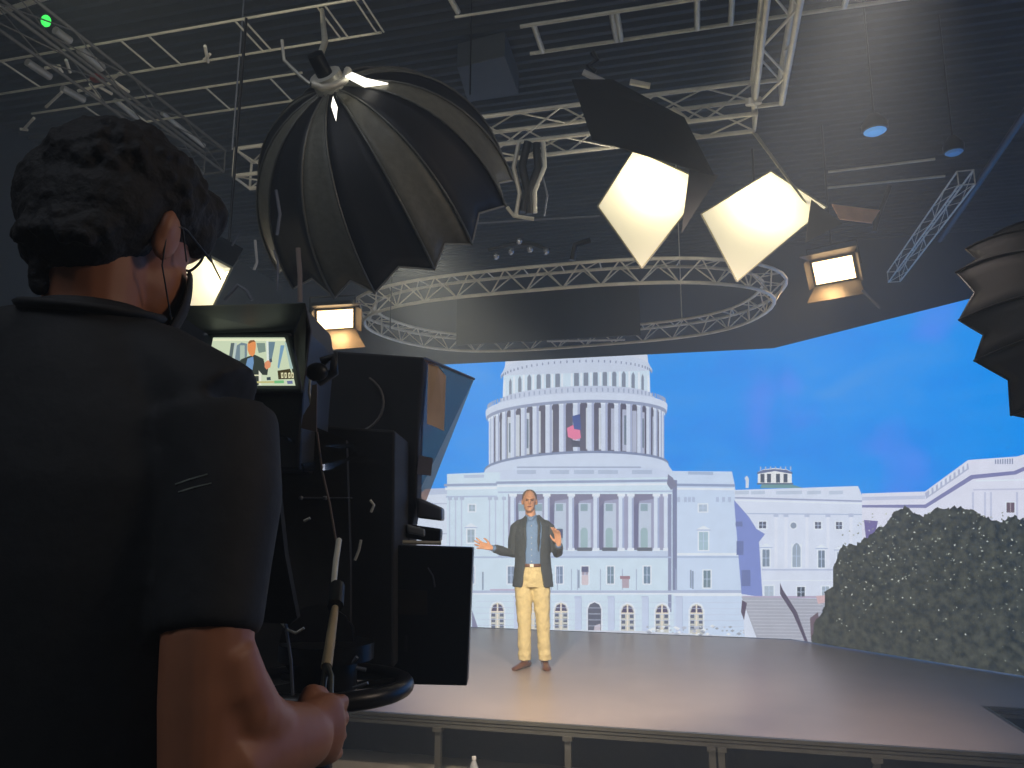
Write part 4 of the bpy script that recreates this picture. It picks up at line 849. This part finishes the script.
# added mirror strips, tilted to catch the blue of the video wall
MIR = mat('mirror_strip_metal', (190, 190, 195), .12, 1.0, var=.02)
for poly, d in (([(279, 434), (284, 436), (306, 445), (303, 447), (290, 441)], 1.38), ([(325, 446), (336, 444), (357, 443), (354, 447), (340, 449)], 1.38), ([(303, 463), (316, 462), (315, 471), (305, 472)], 1.36), ([(325, 464), (345, 459), (358, 450), (362, 452), (345, 463), (330, 470), (325, 470)], 1.38)):
    p0 = W(*poly[0], d); T = V((-1.2, Y0, 3.4)); n_ = ((CAM-p0).normalized()+(T-p0).normalized()).normalized()
    MB().prism([plane(x, y, p0, n_) for x, y in poly], -n_*.004).build('mirror_strip', MIR, cam_o)
# ------------------------------------------------------------------ camera operator
OP = V((-.73, .78, RZR)); RT = math.radians(9.0)
op = thing('person', 'camera operator in black polo shirt and dark face mask, seen from behind', 'person', OP, rotz=RT, world=False)
Ri = Matrix.Rotation(-RT, 3, 'Z')
def L(x, y, d): return Ri@(W(x, y, d)-OP)
OSK = mat('skin_warm', (178, 118, 86), .5, scale=16, var=.08, bump=.05)
HY = Matrix.Rotation(math.radians(-14), 3, 'Z')           # head turned a little to the right
HX = HY@Matrix.Rotation(math.radians(-17), 3, 'X')
H0 = V((.008, .015, 1.735))
def hp(x, y, z): return H0+HX@V((x, y, z))
mb = MB()
mb.ell(hp(0, 0, .015), (.077, .097, .105), HX).ell(hp(0, .045, -.055), (.060, .068, .075), HX).ell(hp(0, .09, -.10), (.03, .028, .03), HX, n=12).ell(hp(0, .108, -.02), (.014, .022, .028), HX, n=10, m=8).ell(hp(0, .085, .02), (.055, .02, .015), HX, n=12, m=8)
for s in (-1, 1):
    mb.ell(hp(s*.083, -.005, -.028), (.010, .022, .036), HX, n=14).ell(hp(s*.089, -.014, -.018), (.009, .012, .024), HX, n=10, m=8)
mb.tube([hp(0, -.025, -.05), V((0, -.02, 1.62)), V((0, -.02, 1.54)), V((0, -.02, 1.48))], [.060, .056, .060, .08], 18)
mb.rings_ell([(0, 0, .90, .14, .10), (0, 0, 1.1, .14, .10), (0, -.01, 1.3, .155, .10), (0, -.015, 1.43, .15, .09), (0, -.015, 1.50, .09, .07)])
SH, EL, WR = L(226, 440, .90), L(200, 790, .765), L(300, 738, .91)
HM = L(208, 636, .80)
mb.tube([SH, SH.lerp(HM, .6), HM, L(205, 700, .785), EL], [.06, .05, .047, .046, .040], 18)
mb.tube([EL, L(218, 772, .78), L(242, 752, .82), L(272, 744, .865), WR, L(310, 737, .93)], [.044, .052, .053, .048, .040, .034], 20)
mb.tube([L(226, 650, .79), L(232, 684, .79), L(248, 722, .815), L(276, 738, .87)], [.030, .036, .040, .036], 16).ell(L(238, 712, .80), (.042, .036, .036)).ell(L(222, 736, .80), (.045, .04, .05))
# right fist closed round the handle
hd = (L(350, 726, 1.0)-WR).normalized(); hr = L(322, 730, 1.03)
rings = []
sv = UZ; nv = hd.cross(UZ).normalized()
for t, hw, ht in ((-.01, .033, .026), (.02, .039, .026), (.045, .043, .025), (.062, .042, .022), (.072, .034, .016)):
    c = WR+hd*t+UZ*.004; rings.append([c+UZ*hw*math.cos(a)-nv*ht*math.sin(a) for a in [2*math.pi*k/14 for k in range(14)]])
mb.loft(rings)
KN = []
for i in range(4):
    z0 = .030-.0205*i; b = WR+hd*(.062-.004*abs(i-1))+UZ*z0; fw_ = hd; rt_ = -nv
    fold = V((0, 0, 0))
    # palm faces left (towards nv side of the handle), fingers curl round it
    side_ = L(322, 715, 1.02)-L(345, 715, 1.02); side_ -= hd*side_.dot(hd); side_.z = 0; side_.normalize()
    p = [b-fw_*.02, b+fw_*.008, b+fw_*.034+side_*.006, b+fw_*.040+side_*.034, b+fw_*.016+side_*.046, b-fw_*.004+side_*.040]
    rr_ = .0105-.0008*i; mb.tube(p, [rr_*1.05, rr_*1.1, rr_*1.05, rr_, rr_*.92, rr_*.8], 10)
tb = WR+hd*.025+UZ*.030+side_*.012
mb.tube([tb, tb+hd*.022+UZ*.014+side_*.010, tb+hd*.048+UZ*.010+side_*.016, tb+hd*.066+UZ*-.002+side_*.020], [.015, .0135, .0115, .0085], 10)
SL_, EL2 = V((-.18, -.01, 1.45)), V((-.25, -.02, 1.14)); W2_ = V((-.20, .22, 1.10))
mb.tube([SL_, EL2, W2_], [.058, .042, .028], 16); hand(mb, W2_, V((.15, 1, 0)), V((.6, 0, -.8)), V((1, 0, .5)), curl=(.5, .5, .5, .5))
for s in (-1, 1): mb.tube([(s*.09, 0, .92), (s*.1, .01, .5), (s*.1, -.01, .10), (s*.1, 0, .05)], [.08, .055, .04, .036], 14)
remesh(mb.build('body', OSK, op), .0042, 7)
# black polo
mb = MB()
mb.rings_ell([(0, .0, .88, .19, .135), (0, 0, 1.0, .185, .135), (0, -.005, 1.15, .19, .14), (0, -.01, 1.3, .20, .14), (0, -.015, 1.40, .20, .13), (0, -.018, 1.47, .175, .112), (0, -.02, 1.53, .125, .095), (0, -.02, 1.58, .085, .078), (0, -.02, 1.615, .071, .070)], n=32)
mb.tube([V((0, -.02, 1.55)), V((.09, -.015, 1.535)), SH+V((-.01, 0, .03))], [.07, .06, .068], 16); mb.tube([V((0, -.02, 1.56)), V((-.09, -.015, 1.56)), SL_+V((0, 0, .05))], [.07, .065, .07], 16)
mb.tube([SH+V((-.02, 0, .02)), SH.lerp(HM, .35), SH.lerp(HM, .7), HM+(HM-SH).normalized()*.0], [.078, .069, .060, .0545], 24)
mb.tube([SL_+V((.02, 0, .0)), SL_.lerp(EL2, .4), SL_.lerp(EL2, .8)], [.078, .068, .062], 20)
POLO = mat('black_polo', (31, 32, 34), .75, scale=40, var=.15, bump=.15); remesh(mb.build('polo_shirt', POLO, op), .006, 14)
cr = [V((.073*math.cos(a), -.02+.072*math.sin(a), 1.612+.012*math.sin(a)+.008*math.cos(a)*-1)) for a in [2*math.pi*k/30 for k in range(30)]]
MB().tube(cr, .013, 8, closed=True, flat=.5).build('collar', POLO, op)
LOGO = mat('pale_print', (120, 128, 120), .7)
for a_, b_ in (((172, 484), (206, 474)), ((177, 492), (211, 483))):
    mb = MB(); q0, q1 = L(*a_, .80), L(*b_, .805); 
    mb.tube([q0, q0.lerp(q1, .5), q1], .0016, 6, flat=.6); o_ = mb.build('printed_stripe', LOGO, op)
    sw = o_.modifiers.new('stick', 'SHRINKWRAP'); sw.target = bpy.data.objects['polo_shirt']; sw.wrap_method = 'PROJECT'; sw.wrap_mode = 'ABOVE_SURFACE'; sw.offset = .001; sw.use_negative_direction = True; sw.use_positive_direction = True; sw.use_project_y = True; sw.project_limit = .2
# hair: thick, short and curly
mb = MB()
mb.ell(hp(0, -.018, .040), (.100, .112, .088), HX).ell(hp(0, -.048, -.015), (.094, .074, .080), HX).ell(hp(0, -.058, -.065), (.074, .045, .045), HX).ell(hp(-.035, -.03, .015), (.082, .095, .086), HX)
mb.ell(hp(.034, .046, .056), (.046, .054, .050), HX).ell(hp(0, .075, .08), (.075, .05, .045), HX).ell(hp(.052, .055, .03), (.028, .04, .035), HX)
rnd = random.Random(3)
for i in range(240):
    a = rnd.uniform(0, 6.283); e = rnd.uniform(-.35, 1.3); x, y, z = math.cos(a)*math.cos(e), math.sin(a)*math.cos(e), math.sin(e)
    if x < -.4 and z < .5: continue
    if y > .2 and z < .45 and not (x > .3 and z > .1): continue
    r_ = rnd.uniform(.004, .007) if x < .35 else rnd.uniform(.008, .012); mb.ell(hp(x*.097, -.018+y*.109, .038+z*.086), (r_, r_, r_), n=8, m=6)
for i in range(34): # curls low at the nape
    a = rnd.uniform(math.pi*1.3, math.pi*1.85); r_ = rnd.uniform(.008, .012); mb.ell(hp(.085*math.cos(a), -.03+.075*math.sin(a), rnd.uniform(-.09, -.03)), (r_, r_, r_*1.2), n=8, m=6)
for q in ((40, 262), (38, 274), (40, 284)): mb.ell(L(q[0], q[1], .90), (.012, .012, .016), n=8, m=6)
HAIR = mat('dark_brown_hair', (22, 20, 20), .75, scale=70, var=.4, bump=.5); remesh(mb.build('hair', HAIR, op), .0042, 1, disp=.004, dscale=.010)
# mask, ear loop, glasses
MASK = mat('dark_face_mask', (40, 40, 44), .8, scale=50, bump=.3)
mb = MB(); rings = []
for t in range(9):
    z = -.125+.095*t/8; k = math.sin(math.pi*(t+1)/10); row = []
    for j in range(15):
        a = math.radians(14+152*j/14); row.append(hp((.060+.010*k)*math.cos(a), .050+(.050+.012*k-.10*max(0, -.07-z))*math.sin(a), z))
    rings.append(row)
mb.loft(rings, cap=False, closed=False); mk = mb.build('face_mask', MASK, op, fix=False); sd = mk.modifiers.new('thick', 'SOLIDIFY'); sd.thickness = .003; sd.offset = 1
for s in (-1, 1): MB().tube([hp(s*.074, .045, -.03), hp(s*.088, .01, -.005), hp(s*.094, -.018, -.02), hp(s*.088, .0, -.07), hp(s*.066, .06, -.11)], .0011, 6).build('ear_loop', mat('ear_loop_grey', (70, 70, 70), .6), op)
mb = MB()
for s in (-1, 1):
    mb.tube([hp(s*.088, -.02, -.012), hp(s*.084, .02, .0), hp(s*.060, .098, .01)], .002, 6)
    mb.tube([hp(s*.030+.022*math.cos(a), .094-.006*abs(math.cos(a)), .012+.017*math.sin(a)) for a in [2*math.pi*k/20 for k in range(20)]], .002, 6, closed=True)
mb.tube([hp(-.014, .112, .004), hp(.014, .112, .004)], .002, 6); mb.build('glasses', BLKM, op)
# trousers and shoes
mb = MB(); mb.rings_ell([(0, 0, .84, .165, .12), (0, 0, .93, .17, .125), (0, 0, 1.0, .165, .12)])
for s in (-1, 1): mb.tube([(s*.085, 0, .92), (s*.095, .01, .5), (s*.1, -.005, .07)], [.10, .075, .062], 16)
remesh(mb.build('trousers', mat('black_trousers', (26, 26, 30), .85), op), .008, 2)
for s in (-1, 1):
    mb = MB(); rings = []
    for t, w, h in ((-.30, .030, .07), (-.24, .036, .085), (0, .038, .082), (.25, .040, .06), (.5, .046, .045), (.65, .040, .035), (.72, .022, .025)):
        rings.append([V((s*.1+w*math.cos(2*math.pi*k/14), t*.28, max(.002, h*.5+h*.5*math.sin(2*math.pi*k/14)))) for k in range(14)])
    mb.loft(rings).build('shoe', BLK, op)
# pieces of parts go one level deeper
def under(par, names):
    kids = [o for o in bpy.data.objects if o.parent == par[0]]
    host = [o for o in kids if o.name.split('.')[0] == par[1]][0]
    for o in kids:
        if o.name.split('.')[0] in names: o.parent = host
under((cam_o, 'viewfinder'), ('screen', 'bezel', 'viewfinder_hood', 'hood_side'))
under((cam_o, 'monitor'), ('sticker',)); under((cam_o, 'glass_panel'), ('tape', 'panel_edge')); under((cam_o, 'steering_ring'), ('spoke',))
under((cam_o, 'pan_bar'), ('joint', 'grip', 'fork', 'handle')); under((cam_o, 'camera_body'), ('latch', 'pin'))
under((pr, 'belt'), ('buckle',)); under((pr, 'shirt'), ('button',)); under((op, 'polo_shirt'), ('collar', 'printed_stripe')); under((op, 'face_mask'), ('ear_loop',))
# ------------------------------------------------------------------ umbrella lamps, then unseen fills added for brightness
LS = 1.0
lamp('umbrella_lamp', 'SPOT', UA+UAX*.5, 1450, (255, 238, 214), PRES+V((.5, -.9, .6)), size=.2, angle=48, blend=.7)
lamp('umbrella_glow', 'POINT', UA+UAX*.12, 8, (255, 235, 200), size=.05)
lamp('unseen_truss_fill', 'AREA', (-1.6, -1.5, 5.6), 45, (232, 240, 255), (-1.6, 4.5, 3), size=2.5, size_y=1.5)  # unseen area fill added behind the camera to lift the trusses
lamp('unseen_stage_fill', 'SPOT', (.9, 3.0, 4.42), 1050, (255, 234, 220), (-.3, 6.1, .35), size=.25, angle=62, blend=.8)  # unseen warm spot added to brighten the stage front
lamp('unseen_fill_spot', 'SPOT', (-2.4, 1.9, 3.95), 70, (255, 246, 225), (-3.0, 4.4, 5.0), size=.1, angle=80, blend=.8)  # unseen spot added to brighten the left ladder rails
lamp('unseen_fill_spot', 'SPOT', (1.0, 2.9, 4.3), 90, (255, 244, 220), (-.7, 3.8, 3.3), size=.1, angle=40, blend=.8)  # unseen spot added to brighten the umbrella pleats
lamp('unseen_arm_fill', 'AREA', (2.6, 1.6, 3.6), 20, (255, 232, 210), (-.5, 1.2, 1.6), size=.6, size_y=.6)  # unseen fill added from the right for the operator's arm and hand
# ------------------------------------------------------------------ world with thin haze
w = bpy.data.worlds.new('studio_air'); S.world = w; w.use_nodes = True; nt = w.node_tree; bg = nt.nodes['Background']; bg.inputs[0].default_value = (.5, .55, .62, 1); bg.inputs[1].default_value = .0
vol = nt.nodes.new('ShaderNodeVolumeScatter'); vol.inputs['Density'].default_value = .026; vol.inputs['Anisotropy'].default_value = .2; vol.inputs['Color'].default_value = (.80, .93, 1, 1)
nt.links.new(vol.outputs[0], nt.nodes['World Output'].inputs['Volume'])
# ------------------------------------------------------------------ camera
cd = bpy.data.cameras.new('camera'); co = bpy.data.objects.new('camera', cd); COL.objects.link(co)
cd.sensor_width = 36; cd.lens = f/1024*36; cd.clip_start = .02; cd.clip_end = 100
co.matrix_world = Matrix((( Rt.x, Up.x, -Fw.x, CAM.x), (Rt.y, Up.y, -Fw.y, CAM.y), (Rt.z, Up.z, -Fw.z, CAM.z), (0, 0, 0, 1)))
S.camera = co
vs = S.view_settings; vs.view_transform = 'Standard'; vs.look = 'None'; vs.gamma = 1; vs.exposure = 0; vs.use_curve_mapping = False
S.cycles.max_bounces = 6; S.cycles.volume_bounces = 1; S.cycles.use_denoising = True; S.cycles.caustics_reflective = False; S.cycles.caustics_refractive = False
S.cycles.sample_clamp_indirect = 4
